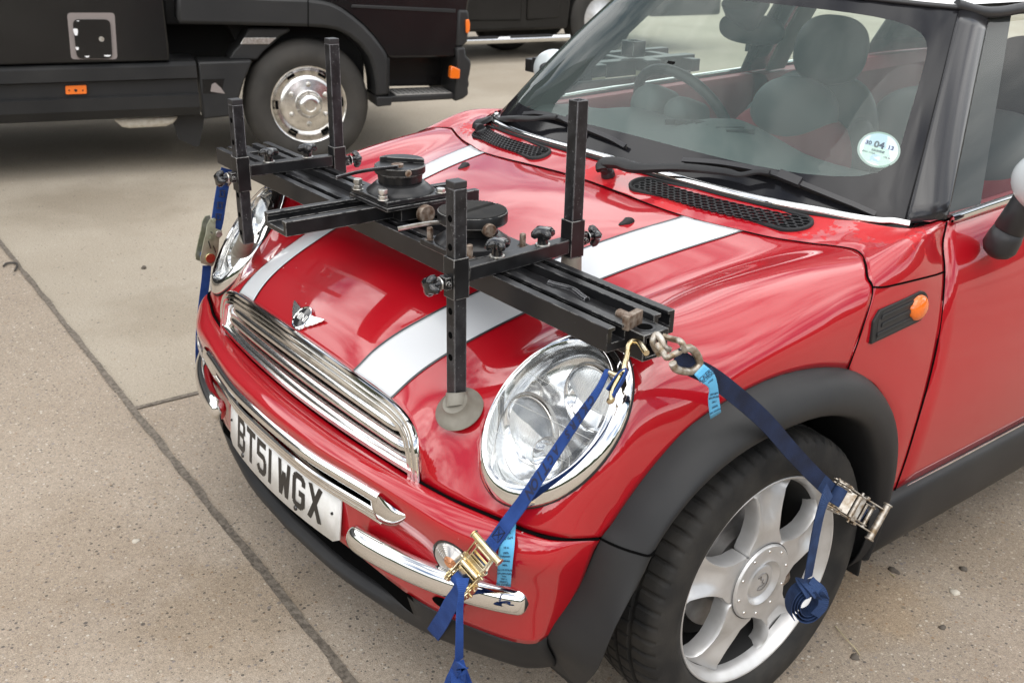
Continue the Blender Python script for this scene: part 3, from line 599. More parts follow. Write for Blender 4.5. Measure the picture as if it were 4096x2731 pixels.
# bonnet: lines from the centre to the wheel arch, each from the windscreen forwards (one half; the other is its mirror)
L = [
 [(0, .188, .906), (0, .06, .897), (0, -.09, .868), (0, -.24, .829), (0, -.36, .793), (0, -.455, .758), (0, -.523, .723), (0, -.556, .688)],
 [(.358, .179, .897), (.335, .05, .880), (.308, -.09, .852), (.280, -.24, .816), (.258, -.36, .780), (.242, -.45, .746), (.229, -.515, .711), (.224, -.546, .678)],
 [(.480, .222, .889), (.453, .08, .867), (.422, -.07, .838), (.393, -.22, .799), (.369, -.34, .761), (.352, -.43, .726), (.340, -.495, .691), (.333, -.532, .662)],
 [(.545, .243, .887), (.508, .09, .862), (.472, -.06, .832), (.440, -.21, .791), (.416, -.33, .752), (.400, -.42, .714), (.394, -.49, .676), (.398, -.532, .645)],
 [(.598, .262, .889), (.555, .11, .859), (.520, -.04, .829), (.487, -.19, .790), (.460, -.31, .756), (.442, -.41, .712), (.436, -.485, .655), (.432, -.536, .598)],
 [(.624, .272, .890), (.583, .12, .865), (.550, -.03, .838), (.521, -.178, .804), (.495, -.311, .771), (.470, -.41, .708), (.464, -.492, .630), (.4445, -.537, .5405)],
 [(.650, .283, .892), (.610, .13, .872), (.580, -.02, .848), (.553, -.165, .818), (.530, -.312, .790), (.498, -.405, .705), (.514, -.463, .628), (.530, -.521, .541)],
 [(.700, .300, .892), (.688, .15, .886), (.672, .02, .873), (.650, -.13, .849), (.618, -.270, .827), (.618, -.383, .700), (.604, -.487, .569), (.612, -.495, .540)],
 [(.748, .262, .886), (.740, .13, .870), (.728, 0, .853), (.712, -.14, .829), (.694, -.284, .796), (.690, -.365, .695), (.676, -.460, .583), (.674, -.476, .540)],
 [(.787, .236, .856), (.786, .12, .834), (.780, 0, .814), (.766, -.14, .788), (.724, -.303, .754), (.740, -.362, .682), (.716, -.420, .617), (.708, -.455, .538)],
 [(.800, .204, .785), (.797, .10, .786), (.790, -.03, .779), (.779, -.17, .748), (.757, -.285, .700), (.756, -.345, .632), (.740, -.390, .575), (.730, -.425, .534)],
 [(.800, .179, .709), (.797, .07, .738), (.790, -.06, .743), (.776, -.215, .702), (.766, -.285, .646), (.757, -.335, .588), (.748, -.360, .545), (.743, -.375, .524)],
]
L = np.array(L); LU = [11, 5, 3, 3, 2, 2, 4, 3, 3, 3, 2]; LV = [6, 6, 6, 6, 5, 4, 3]
X0 = cr_grid(L, LU, LV)
wn_ = np.full(X0.shape[:2], .35); ci = np.cumsum([0]+LU); cj = np.cumsum([0]+LV)
for i in ci:
    for j in cj: wn_[i, j] = 1.6
X1 = fair(X0, 3.0, True, wn_)
BX = refine(X1, 2)          # fine half grid
ci2 = ci*2
HC = np.array([.618, -.383, .695]); HN = nrm((.253, -1, .8)); HR = -.308; HA, HB = .121, .166
He1 = nrm(np.cross((0, 0, 1), HN)); He2 = np.cross(HN, He1); HU = np.cos(HR)*He1+np.sin(HR)*He2; HV = np.cross(HN, HU)
def inhead(P, k):
    d = P-HC; return ((d @ HU)/(HA*k))**2+((d @ HV)/(HB*k))**2 < 1
cen = (BX[:-1, :-1]+BX[1:, :-1]+BX[:-1, 1:]+BX[1:, 1:])/4
near_head = np.abs((cen-HC) @ HN) < .12
keep = ~(inhead(cen, .955) & near_head)
FULL = both(BX); kf = np.concatenate([keep[::-1], keep], 0)
m = MB(); m.grid(FULL, keep=kf); bonnet = m.build('bonnet', 'red_paint', car, sharp=180, solid=.004)
NB = normals(BX)
if NB[0, 20, 2] < 0: NB = -NB
def bsurf(x, y):    # height and normal of the bonnet near (x, y)
    P = BX.reshape(-1, 3); i = np.argmin((P[:, 0]-abs(x))**2+(P[:, 1]-y)**2); n_ = NB.reshape(-1, 3)[i].copy()
    if x < 0: n_[0] *= -1
    z = P[i, 2]-(n_[0]*(x-P[i, 0]*(1 if x >= 0 else -1))+n_[1]*(y-P[i, 1]))/n_[2]; return z, n_
for sgn in (1, -1):
    a, b = ci2[1], ci2[2]; Pp = BX[a:b+1]+NB[a:b+1]*.0014
    Q = np.array([cr(np.stack([Pp[0, j], Pp[len(Pp)//2, j], Pp[-1, j]]), 8) for j in range(Pp.shape[1])]).transpose(1, 0, 2)
    Q[:, 0] = Q[:, 0]*.97+Q[:, 1]*.03
    W_ = np.linalg.norm(Q[-1]-Q[0], axis=1)[:, None]; d = (Q[-1]-Q[0])/W_
    bd = np.concatenate([[Q[0]-d*.0038], [Q[0]+d*.001]]); bd2 = np.concatenate([[Q[-1]-d*.001], [Q[-1]+d*.0038]])
    f = (lambda A: A) if sgn > 0 else mir
    m = MB(); m.grid(f(Q)); st_ = m.build('bonnet_stripe', 'white_vinyl', car, sharp=180, solid=.0006)
    m = MB(); up = np.array([0, 0, .0003])
    for B_ in (bd, bd2): m.grid(f(B_+up))
    m.build('stripe_edge', 'pinstripe', st_, sharp=180)
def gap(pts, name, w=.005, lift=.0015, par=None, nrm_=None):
    # shut line between panels: dark strip laid over the seam for its shade
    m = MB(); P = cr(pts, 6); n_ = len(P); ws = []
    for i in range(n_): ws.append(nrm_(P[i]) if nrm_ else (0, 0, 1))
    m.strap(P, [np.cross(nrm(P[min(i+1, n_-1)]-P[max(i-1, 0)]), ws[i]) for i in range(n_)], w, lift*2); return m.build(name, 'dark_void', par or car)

# ------- scuttle and wing panel, from the bonnet's rear edge to the windscreen and the door
A_ = np.concatenate([L[:, 0], [(.805, .252, .668), (.811, .32, .60), (.814, .352, .53), (.816, .362, .45), (.812, .36, .355)]])
A_ = np.insert(np.delete(A_, 5, 0), 8, (.775, .235, .871), 0)
DS = [at(3770, 975, x=.757), at(3777, 1087, x=.784), at(3755, 1331, x=.807), at(3714, 1521, x=.818), at(3664, 1696, x=.822), at(3620, 1840, x=.818), at(3577, 1961, x=.81)]
dsc = cr(DS, 10)
def ds_at_z(z): i = np.argmin(abs(dsc[:, 2]-z)); return dsc[i]
Bc = np.array([(0, .285, .938), (.34, .30, .932), (.49, .33, .930), (.568, .373, .925), (.62, .39, .921), (.664, .407, .918), (.705, .445, .914), (.735, .545, .919), DS[0], DS[1], ds_at_z(.755), ds_at_z(.66), ds_at_z(.57), ds_at_z(.52), ds_at_z(.47), ds_at_z(.42), ds_at_z(.365)])
Bc[6] = (.715, .46, .914); Bc[8] = DS[0]
M1 = A_*.5+Bc*.5; bulge = np.array([0, 0, 0, .0, .0, .0, .012, .030, .022, .012, .006, .004, .004, .004, .003, .002, 0])
for i in range(len(M1)): M1[i] += nrm((M1[i][0]*.9, 0, .25 if i > 8 else .7))*bulge[i]
A3 = A_*.75+Bc*.25+(M1-(A_*.5+Bc*.5))*.6; B3 = A_*.25+Bc*.75+(M1-(A_*.5+Bc*.5))*.7
CWN = np.stack([A_, A3, M1, B3, Bc], 1); CW0 = cr_grid(CWN, [10, 4, 3, 2, 2, 3, 4, 4, 3, 3, 3, 3, 2, 2, 2, 2], [3, 3, 3, 3])
CW = refine(fair(CW0, .8, True, np.where(np.ones(CW0.shape[:2]) > 0, .5, 0)), 2)
m = MB(); m.grid(both(CW)); cowl = m.build('wing_panel', 'red_peeling', car, sharp=180, solid=.003)
CN = normals(CW); CN = CN if CN[0, 5, 2] > 0 else -CN
def cnear(P): i = np.argmin(((CW.reshape(-1, 3)-np.abs(P)*[1, 0, 0]-P*[0, 1, 1])**2).sum(1)); n_ = CN.reshape(-1, 3)[i].copy(); n_[0] *= 1 if P[0] >= 0 else -1; return n_
seam = np.concatenate([L[:9, 0], [(.775, .235, .871)], L[9:, 0]])
gap(both(seam), 'seam_shade_strip', .0036, .0010, None, cnear)
for f in (lambda A: A, mir):
    gap(f(np.array([CW[np.argmin(((CW.reshape(-1, 3)-q)**2).sum(1))//CW.shape[1], np.argmin(((CW.reshape(-1, 3)-q)**2).sum(1)) % CW.shape[1]]+np.array([.0006, 0, .0004]) for q in [np.array((.788, .238, .853))*(1-t)+np.array(DS[1])*t for t in np.linspace(0, 1, 9)]])), 'seam_shade_strip', .0034, .0008, None, cnear)
# ------- door, rear quarter, tail
def wl_(y): return .925+.052*(y-.55)/2.0       # waist height
SY = [.55, .8, 1.2, 1.62, 1.95, 2.3, 2.6, 2.83]
def side_x(y): return 0 if y < 2.3 else -.10*((y-2.3)/.55)**2
DRN = []
for k, y in enumerate(SY):
    w_ = wl_(y); sx = side_x(y)
    DRN.append([(.738+.012*min(1, (y-.5))+sx, y, w_), (.772+sx, y-.0, w_-.045), (.802+sx, y, .80), (.823+sx, y, .68), (.828+sx, y, .55), (.822+sx, y, .45), (.812+sx, y, .372)])
DRN = np.array(DRN); d0 = np.array([Bc[7]+[0, .004, 0], DS[0], ds_at_z(.80), ds_at_z(.68), ds_at_z(.55), ds_at_z(.45), ds_at_z(.37)])
DN = np.concatenate([[d0], DRN[1:]]); DR = cr_grid(DN, [6, 5, 5, 4, 4, 4, 4], [3, 4, 4, 4, 4, 3]); jD = 6+5+5
for f in (lambda A: A, mir):
    m = MB(); m.grid(f(DR[:jD+1])); door = m.build('door', 'red_paint', car, sharp=180, solid=.003)
    if f is mir: door_far = door
    else: door_near = door
    m = MB(); q = DR[jD:].copy(); q[0, :, 1] += .004; m.grid(f(q)); m.build('rear_quarter', 'red_paint', car, sharp=180, solid=.003)
    gap(f(np.concatenate([[Bc[7]+[.004, 0, .0]], np.array(DS)+[.0008, 0, 0]])), 'seam_shade_strip', .0036, .0012, None, lambda P: (1 if P[0] > 0 else -1, 0, .15))
m = MB(); tail = [[(x, 2.83+.08*(1-(x/.75)**2)+.0*z, z) for z in (.20, .4, .6, .8, .98)] for x in np.linspace(-.73, .73, 13)]; m.grid(tail); m.build('tailgate', 'red_paint', car, sharp=180, solid=.004)
# sills
for f in (lambda A: A, mir):
    P = []
    for y in np.linspace(.30, 2.1, 10): P.append([(.806, y, .372), (.826, y, .362), (.832, y, .33), (.822, y, .26), (.79, y, .205), (.70, y, .195)])
    m = MB(); m.grid(f(cr_grid(np.array(P), 1, 4))); m.build('sill', 'trim_plastic', car, sharp=60, solid=.004)
    m = MB(); q = DR[:jD+8, -1]+[.0035, 0, -.002]; m.tube(f(q), .0022, 6); m.build('sill_strip', 'dull_chrome', car)
    m = MB(); m.tube(f(np.array([(d0[0][0]+.004, d0[0][1]+.004, d0[0][2]+.004)]+[tuple(DR[i, 0]+[.005, 0, .004]) for i in range(1, jD+14, 3)])), .0125, 10, flat=.8); m.build('waist_trim', 'chrome', car)

# ------- wheel arches
FA = np.array(list(L[::-1][0][::-1]))   # bonnet border, front to rear
FA = np.concatenate([[(.664, -.405, .225), (.676, -.42, .262), (.690, -.440, .314), (.720, -.404, .414)], FA, A_[12:], [(.806, .352, .30), (.798, .345, .24)]])
FI = np.array([(.735, -.405, .215), (.765, -.415, .26), (.795, -.418, .312), (.812, -.405, .40)] + [(0, 0, 0)]*len(L[-1]) + [(0, 0, 0)]*(len(A_)-12) + [(.805, .335, .30), (.79, .335, .22)])
inner = [(.815, -.352, .485), (.818, -.335, .525), (.822, -.30, .572), (.826, -.245, .617), (.829, -.165, .650), (.831, -.065, .664), (.832, .055, .660), (.832, .155, .628), (.830, .215, .588), (.828, .255, .535), (.824, .290, .475), (.816, .315, .41), (.808, .33, .35)]
nin = len(L[-1])+len(A_)-12; FI[4:4+nin] = cr(inner, 4)[np.linspace(0, (len(inner)-1)*4, nin).astype(int)]
FL = []
for a, b in zip(FA, FI):
    out = np.array([1, 0, 0.]); c = a*.5+b*.5; w_ = np.linalg.norm(a-b); rad = nrm((0, c[1], c[2]-.308))
    FL.append([a, a*.96+b*.04+out*.007, a*.80+b*.20+out*.022, a*.55+b*.45+out*.028, a*.28+b*.72+out*.026, a*.08+b*.92+out*.015, b+out*.002, b-rad*.002-out*.02, b-out*.16+rad*.01])
FL = cr_grid(np.array(FL), 3, 3)
for f in (lambda A: A, mir):
    m = MB(); m.grid(f(FL)); fl = m.build('wheel_arch_flare', 'trim_plastic', car, sharp=180)
    k = 4*3+7*3; m = MB(); P = [f(FL[k-1, j]+[.0008, 0, .0005]) for j in range(0, 21)]
    gl = [f(np.array([np.interp(.521+(.02*((j-12)/6)**2 if j > 12 else 0), FL[:34, j, 2], FL[:34, j, k]) for k in range(3)])+nrm((.7, -.4, .2))*.0008) for j in range(0, 19)]; gap(gl, 'seam_shade_strip', .004, .001, fl, lambda P: (1 if P[0] > 0 else -1, -.5, .2))
    # inner liner
    T = np.linspace(-.35, math.pi+.35, 26); m = MB(); m.grid(f(np.array([[(x, -.40*math.cos(t), .308+.40*math.sin(t)) for t in T] for x in (.70, .45)]))); m.grid(f(np.array([[(.45, -.40*math.cos(t)*k, .308+.40*math.sin(t)*k) for t in T] for k in (1, .02)]))); m.build('arch_liner', 'matt_black', car)
# ------- bumper
def ln(p): return [tuple(x) for x in p]
R0 = [(0, -.567, .540), (.2, -.562, .540), (.32, -.552, .540), (.443, -.538, .538), (.530, -.522, .538), (.612, -.497, .537), (.674, -.478, .537), (.710, -.455, .534), (.742, -.378, .520)]
R0b = [(0, -.606, .546), (.2, -.599, .546), (.32, -.586, .546), (.443, -.562, .543), (.532, -.542, .541), (.618, -.513, .538), (.680, -.490, .535), (.716, -.462, .530), (.7425, -.381, .516)]
R1a = [(0, -.632, .534), (.2, -.624, .534), (.32, -.609, .534), (.450, -.583, .529), (.543, -.562, .522), (.632, -.528, .515), (.692, -.498, .512), (.724, -.462, .512), (.739, -.387, .500)]
R1 = [(0, -.633, .512), (.2, -.624, .512), (.32, -.606, .512), (.455, -.585, .508), (.548, -.566, .501), (.639, -.530, .494), (.697, -.497, .490), (.726, -.462, .490), (.736, -.392, .480)]
R2 = [(0, -.621, .440), (.2, -.612, .440), (.32, -.592, .440), (.455, -.573, .440), (.550, -.553, .440), (.640, -.515, .440), (.694, -.482, .440), (.718, -.450, .440), (.725, -.400, .430)]
R3 = [(0, -.617, .375), (.2, -.608, .375), (.32, -.590, .375), (.455, -.569, .375), (.545, -.548, .375), (.628, -.512, .375), (.680, -.478, .375), (.703, -.448, .375), (.710, -.415, .375)]
R4 = [(0, -.618, .338), (.2, -.609, .334), (.32, -.590, .322), (.428, -.568, .305), (.515, -.548, .302), (.590, -.517, .300), (.652, -.486, .300), (.682, -.462, .304), (.690, -.440, .314)]
BN = np.array([R0, R0b, R1a, R1, R2, R3, R4]).transpose(1, 0, 2)
BP = cr_grid(BN, [6, 4, 5, 4, 4, 4, 3, 4], [3, 3, 3, 4, 4, 3]); BP = refine(fair(BP, .25, True, np.full(BP.shape[:2], .6)), 2)
bc = (BP[:-1, :-1]+BP[1:, 1:])/2
slot = (np.abs(bc[:, :, 0]) < .375) & (bc[:, :, 2] < .497) & (bc[:, :, 2] > .455)
m = MB(); m.grid(both(BP), keep=np.concatenate([~slot[::-1], ~slot], 0)); bumper = m.build('front_bumper', 'red_paint', car, sharp=180, solid=.004)
BNm = normals(BP); BNm = BNm if BNm[0, 20, 1] < 0 else -BNm
def bpt(x, z, lift=0.):
    P = BP.reshape(-1, 3); d = (P[:, 0]-abs(x))**2+(P[:, 2]-z)**2; ii = np.argsort(d)[:6]; w_ = 1/(d[ii]+1e-7); w_ /= w_.sum()
    n_ = nrm((BNm.reshape(-1, 3)[ii]*w_[:, None]).sum(0)); y = (P[ii, 1]*w_).sum()
    q = np.array([abs(x), y, z])+n_*lift; s_ = 1 if x >= 0 else -1; return q*[s_, 1, 1], n_*[s_, 1, 1]
m = MB(); m.grid([[(x, -.50+.2*x*x, z) for z in (.50, .30)] for x in np.linspace(-.42, .42, 9)]); m.build('intake_void', 'dark_void', bumper)
sg = [np.array(r) for r in R0[3:]]; sg2 = np.array(sg)+[0, -.003, .002]
for f in (lambda A: A, mir): gap(f(sg2), 'seam_shade_strip', .0048, .002, None, lambda P: (.35*(1 if P[0] > 0 else -1), -.5, .8))
# chrome intake trims
def hoop(pts, prof, name, mt, par):
    # sweep a small section along a curve; prof in (outwards, up)
    P = cr(pts, 5); rows = []
    for i, p in enumerate(P):
        t = nrm(P[min(i+1, len(P)-1)]-P[max(i-1, 0)]); o = nrm(np.cross(t, (0, 0, 1))); o = o if o[1] < 0.2 and (o @ np.array([p[0]*.8, -1, 0]) > 0) else -o; u = np.cross(o, t); u = u if u[2] > 0 else -u
        rows.append([p+o*a+u*b for a, b in prof])
    m = MB(); m.grid(rows); m.add([tuple(q) for q in rows[0]], [tuple(range(len(prof)))]); m.add([tuple(q) for q in rows[-1]], [tuple(range(len(prof)))]); return m.build(name, mt, par, sharp=40)
cx = [.452, .40, .32, .2, .1]
def sym(pts): return [(-x, y, z) for x, y, z in pts]+[(0, *pts[-1][1:])]*0+[(x, y, z) for x, y, z in pts[::-1]]
up_ = [bpt(x, .500)[0] for x in (.392, .34, .27, .18, .08)]; up_ = [tuple(q) for q in up_]
lo_ = [tuple(bpt(x, .452)[0]) for x in (.388, .34, .27, .18, .08)]
arc = lambda r0, n_, a0, a1, sx=1, sy=1: [(r0*sx*math.cos(t), r0*sy*math.sin(t)) for t in np.linspace(a0, a1, n_)]
hoop(sym(up_), [(-.02, .013)]+[(.001+.011*math.cos(t), .0+.013*math.sin(t)) for t in np.linspace(1.5, -1.5, 9)]+[(-.02, -.013)], 'intake_trim', 'chrome', car)
rib = [(-.02, .014), (.006, .014), (.009, .011), (.009, .007), (.005, .0055), (.009, .004), (.0095, -.001), (.005, -.0025), (.009, -.004), (.0095, -.009), (.006, -.012), (-.02, -.013)]
hoop(sym(lo_), rib, 'intake_trim', 'chrome', car)
for s_ in (1, -1):     # solid chrome ends drawn out to a point
    rows = []
    for s1 in np.linspace(0, 1, 15):
        x = .335+.125*s1; zt_, zb_ = .5140-.018*s1**2, .4375+.056*s1**3; row = []
        for t in np.linspace(0, 1, 11):
            k = (-.012+.0290*min(1, s1/.36)**.7)*(1-s1**8); row.append(bpt(x*s_, zb_+(zt_-zb_)*t, k*math.sin(math.pi*(.04+.92*t))**.4-.002)[0])
        rows.append(row)
    m = MB(); m.grid(rows); m.build('intake_trim_end', 'chrome', car, sharp=180)
# overrider bars
for s_ in (1, -1):
    c = [(.312, -.613, .386), (.34, -.618, .390), (.42, -.606, .394), (.52, -.576, .396), (.60, -.538, .397), (.66, -.500, .398), (.685, -.478, .399)]; P = cr(c, 5); rows = []; n_ = len(P)
    for i, p in enumerate(P):
        t = nrm(P[min(i+1, n_-1)]-P[max(i-1, 0)]); o = nrm(np.cross(t, (0, 0, 1))); o = -o if o[1] > 0 else o; s1 = i/(n_-1); k = min(1, (1-(1-min(1, s1/.10))**2)**.5+.04, (1-(1-min(1, (1-s1)/.12))**2)**.5+.04)
        rows.append([p*1+o*(.020*math.cos(a)*k-.004)+np.array([0, 0, 1])*.0275*math.sin(a)*k for a in np.linspace(0, 2*math.pi, 17)[:-1]])
    rows = np.array(rows)*[s_, 1, 1]; m = MB(); m.grid(rows.transpose(1, 0, 2), closed_u=True); m.add([tuple(q) for q in rows[0]], [tuple(range(16))]); m.add([tuple(q) for q in rows[-1]], [tuple(range(16))]); m.build('bumper_bar', 'chrome', car, sharp=180)
    # front lamp behind concentric rings
    q, n_ = bpt(.560*s_, .446, .0); m = MB(); m.lathe(q, n_, [(-.004, .044), (.002, .043), (.003, .040), (-.001, .038)], 40); lp = m.build('front_lamp', 'gloss_black', car)
    m = MB(); m.lathe(q, n_, [(.0, .039)]+[(.003+.006*(1-(r/.039)**2)+(.0016 if i % 2 else 0), r) for i, r in enumerate(np.linspace(.037, .014, 13))], 40); m.build('lens', 'clear_lens', lp, sharp=20)
    m = MB(); m.lathe(q, n_, [(.003+.006*(1-(r/.039)**2)+(.0016 if i % 2 else 0), r) for i, r in enumerate(np.linspace(.014, .001, 7))], 32); m.build('lens_centre', 'amber_lens', lp, sharp=20)
    # air duct hole below the bar
    q, n_ = bpt(.535*s_, .332, .0012); m = MB(); t = nrm(np.cross((0, 0, 1), n_)); u = np.cross(n_, t); m.add([tuple(q+t*.035*math.cos(a)+u*.014*math.sin(a)) for a in np.linspace(0, 2*math.pi, 25)[:-1]], [tuple(range(24))]); m.build('air_duct', 'dark_void', bumper)
# lower grille and black spoiler
SP = [[(0, -.575, .332), (0, -.555, .30), (0, -.585, .256), (0, -.607, .240), (0, -.603, .222), (0, -.56, .212)],
      [(.2, -.567, .328), (.2, -.548, .30), (.2, -.578, .256), (.2, -.598, .240), (.2, -.594, .222), (.2, -.55, .212)],
      [(.32, -.555, .318), (.32, -.540, .295), (.32, -.562, .256), (.32, -.580, .240), (.32, -.576, .222), (.32, -.53, .212)],
      [(.425, -.568, .306), (.43, -.567, .297), (.445, -.562, .262), (.452, -.556, .240), (.45, -.549, .222), (.44, -.51, .212)],
      [(.512, -.549, .303), (.514, -.549, .293), (.524, -.540, .262), (.527, -.530, .240), (.525, -.520, .222), (.50, -.48, .212)],
      [(.588, -.518, .301), (.590, -.518, .291), (.596, -.505, .262), (.597, -.495, .240), (.593, -.486, .222), (.57, -.45, .212)],
      [(.650, -.487, .301), (.652, -.486, .291), (.656, -.470, .262), (.654, -.458, .240), (.648, -.450, .220), (.62, -.42, .212)],
      [(.690, -.440, .314), (.692, -.442, .300), (.690, -.425, .262), (.684, -.41, .235), (.674, -.402, .218), (.64, -.38, .212)]]
SPg = cr_grid(np.array(SP), [5, 4, 4, 4, 4, 4, 3], [2, 4, 3, 3, 3]); kS = np.abs(both(SPg)[:-1, :-1, 0]+both(SPg)[1:, 1:, 0])/2 < .44; kS = kS & (np.arange(SPg.shape[1]-1)[None, :] < 6)
m = MB(); m.grid(both(SPg), keep=kS); m.build('lower_intake', 'dark_void', car, sharp=180)  # recess rows coloured black to give the intake its shade
m = MB(); m.grid(both(SPg), keep=~kS); m.build('spoiler_lip', 'trim_plastic', car, sharp=180, solid=.005)
for k in range(-4, 5): m = MB(); m.box((k*.075, -.572+.2*(k*.075)**2, .312), (.012, .012, .04)); m.build('grille_bar', 'black_plastic', car)
# number plate
PY = lambda x: -.635+.281*x*x
def pf(x, z): return np.array([x, PY(x)-.0+.1*(z-.335), z])
m = MB(); rows = []
for x in np.linspace(-.26, .26, 27):
    e = max(0, abs(x)-.248); r_ = .012-math.sqrt(max(0, .012**2-e*e)); rows.append([pf(x, .335+r_), pf(x, .446-r_)])
m.grid(rows); plate = m.build('number_plate', 'plate_white', car, sharp=180, solid=.0035)
def strokes(pl_, x0, mm, th=.0135):
    for a, b in pl_:
        a = np.array(a, float); b = np.array(b, float); d = nrm(b-a); q = np.array([-d[1], d[0]])*th/2; a = a-d*(th/2 if (a[1] in (0.0068, .0722) and False) else 0)
        n_ = max(2, int(np.linalg.norm(b-a)/.006)); P = []
        for i in range(n_+1):
            c = a+(b-a)*i/n_; row = []
            for k in (-1, 1): x, z = c+q*k; p = pf(x0+x, .351+min(max(z, 0), .079)); row.append(p+np.array([0, -.0009, 0]))
            P.append(row)
        mm.grid(P)
h, w_ = .079, .050; t_ = .0068
GL = {'B': [((t_, 0), (t_, h)), ((0, h-t_), (.04, h-t_)), ((0, t_), (.04, t_)), ((0, .040), (.042, .040)), ((.043, h-.010), (.043, .046)), ((.043, .034), (.043, .010)), ((.036, h-t_), (.043, h-.013)), ((.036, t_), (.043, .013))],
      'T': [((0, h-t_), (w_, h-t_)), ((w_/2, 0), (w_/2, h))], '5': [((.006, h-t_), (.046, h-t_)), ((.0075, h), (.006, .038)), ((.006, .044), (.036, .044)), ((.034, .046), (.043, .035)), ((.043, .037), (.043, .012)), ((.043, .014), (.035, t_)), ((.037, t_), (.012, t_)), ((.014, t_), (.006, .018))],
      '1': [((.007, 0), (.007, h))], 'W': [((.005, h), (.012, 0)), ((.012, 0), (.025, .055)), ((.025, .055), (.038, 0)), ((.038, 0), (.045, h)), ((.008, .007), (.016, .007)), ((.034, .007), (.042, .007))],
      'G': [((t_, .012), (t_, h-.012)), ((t_, h-.014), (.014, h-t_)), ((.012, h-t_), (.038, h-t_)), ((.036, h-t_), (.043, h-.014)), ((.043, h-.010), (.043, h-.024)), ((t_, .014), (.014, t_)), ((.012, t_), (.038, t_)), ((.036, t_), (.043, .014)), ((.043, .010), (.043, .036)), ((.049, .036), (.026, .036))],
      'X': [((.006, 0), (.044, h)), ((.044, 0), (.006, h))]}
x = -.201
for ch in 'BT51 WGX':
    if ch == ' ': x += .022; continue
    m = MB(); strokes(GL[ch], x, m); m.build('plate_letter', 'plate_ink', plate, sharp=180); x += (.014 if ch == '1' else .05)+.011
for xx, zz, r_ in ((-.165, .345, .0065), (.105, .347, .0065), (-.247, .395, .0035), (.235, .395, .0035)):
    m = MB(); q = pf(xx, zz); m.lathe(q+[0, .001, 0], (0, -1, 0), [(0, r_), (.004, r_*.8), (.0055, 0)], 12); m.build('plate_screw', 'knob_black', plate)
# ------- grille
m = MB(); m.grid([[(x, -.530+.14*x*x, .535), (x, -.522+.14*x*x, float(np.interp(abs(x), [0, .22, .33, .40, .43, .45], [.672, .662, .645, .625, .59, .54])))] for x in np.linspace(-.43, .43, 25)]); grv = m.build('grille_backing', 'dark_void', car)
gtop = [(.443, -.5385, .538), (.4385, -.5375, .565), (.432, -.537, .598), (.418, -.5345, .628), (.396, -.533, .647), (.365, -.533, .657), (.333, -.534, .6625), (.28, -.541, .6705), (.224, -.5475, .678), (.11, -.5545, .686), (0, -.5575, .689)]
gfull = np.array([(-a, b, c) for a, b, c in gtop]+[(a, b, c) for a, b, c in gtop[-2::-1]]); GP = cr(gfull, 4); gc = np.array([0, -.545, .58])
def gframe(off_in, lift, w0, w1, name, mt, par):
    rows = []
    for i, p in enumerate(GP):
        t = nrm(GP[min(i+1, len(GP)-1)]-GP[max(i-1, 0)]); o = nrm((p[0]*.25, -1, .35)); u = nrm(np.cross(o, t)); u = u if u @ (gc-p) > 0 else -u
        rows.append([p+u*a+o*b for a, b in ((w0, lift-.014), (w0, lift), (w0+(w1-w0)*.25, lift+.0045), (w0+(w1-w0)*.75, lift+.0045), (w1, lift), (w1, lift-.02))])
    m = MB(); m.grid(rows); m.add([tuple(q) for q in rows[0]], [tuple(range(6))]); m.add([tuple(q) for q in rows[-1]], [tuple(range(6))]); return m.build(name, mt, par, sharp=50)
gr = gframe(0, .003, .0, .0115, 'grille', 'chrome', car)
gframe(0, .0035, .0128, .0215, 'grille_frame', 'chrome', gr); gframe(0, .0015, .0228, .0335, 'grille_frame', 'chrome', gr)
for k in range(4):
    z0 = .640-.0265*k-.006; rows = []; xm = (.335, .375, .400, .412)[k]
    for x in np.linspace(-xm, xm, 41):
        e = 1-abs(x)/xm; c = np.array([x, -.5475+.135*x*x+.012*(1-min(1, e/.08))**2-.0035*k, z0+.030*(1-(x/.45)**2)*(1-k/3.6)-.0])
        rows.append([c+np.array([0, a, b]) for a, b in ((.025, .010), (.004, .0105), (-.006, .007), (-.0105, .0), (-.010, -.006), (-.004, -.0085), (.025, -.009))])
    m = MB(); m.grid(rows); m.build('grille_slat', 'grille_chrome', gr, sharp=50)
rows = []
for x in np.linspace(-.424, .424, 41): c = np.array([x, -.5655+.135*x*x, .5535]); rows.append([c+np.array([0, a, b]) for a, b in ((.02, .008), (.0, .008), (-.007, .003), (-.007, -.005), (0, -.0095), (.02, -.0095))])
m = MB(); m.grid(rows); m.build('grille_slat', 'grille_chrome', gr, sharp=50)
# badge
zb, nb_ = bsurf(0, -.536); nb_ = nrm(nb_); bt = nrm(np.array((1, 0, 0))-nb_*nb_[0]); bu = np.cross(nb_, bt); bo = np.array((0, -.536, zb+.001)); bF = frame(bo, bt, bu)
m = MB(); wing = [(.0, .016), (.02, .014), (.066, .022), (.061, .013), (.058, .0125), (.053, .005), (.050, .0045), (.043, -.003), (.040, -.0035), (.032, -.011), (.018, -.013), (0, -.016)]
m.prism([(x, y) for x, y in wing]+[(-x, y) for x, y in wing[::-1][1:-1]], bF, .0, .004); badge = m.build('badge', 'chrome', car, bevel=.0008)
m = MB(); m.lathe(bo, nb_, [(0, .027), (.006, .0265), (.007, .024), (.0058, .0225)], 40); m.build('badge_ring', 'chrome', badge)
m = MB(); m.lathe(bo, nb_, [(.0055, .0228), (.007, .012), (.0074, 0)], 32); m.build('badge_disc', 'gloss_black', badge)
text('MINI', .0205, frame(bo+nb_*.0078, bt, bu), 'plate_white', badge, 'badge_lettering', sx=1.05, bold=.0003)
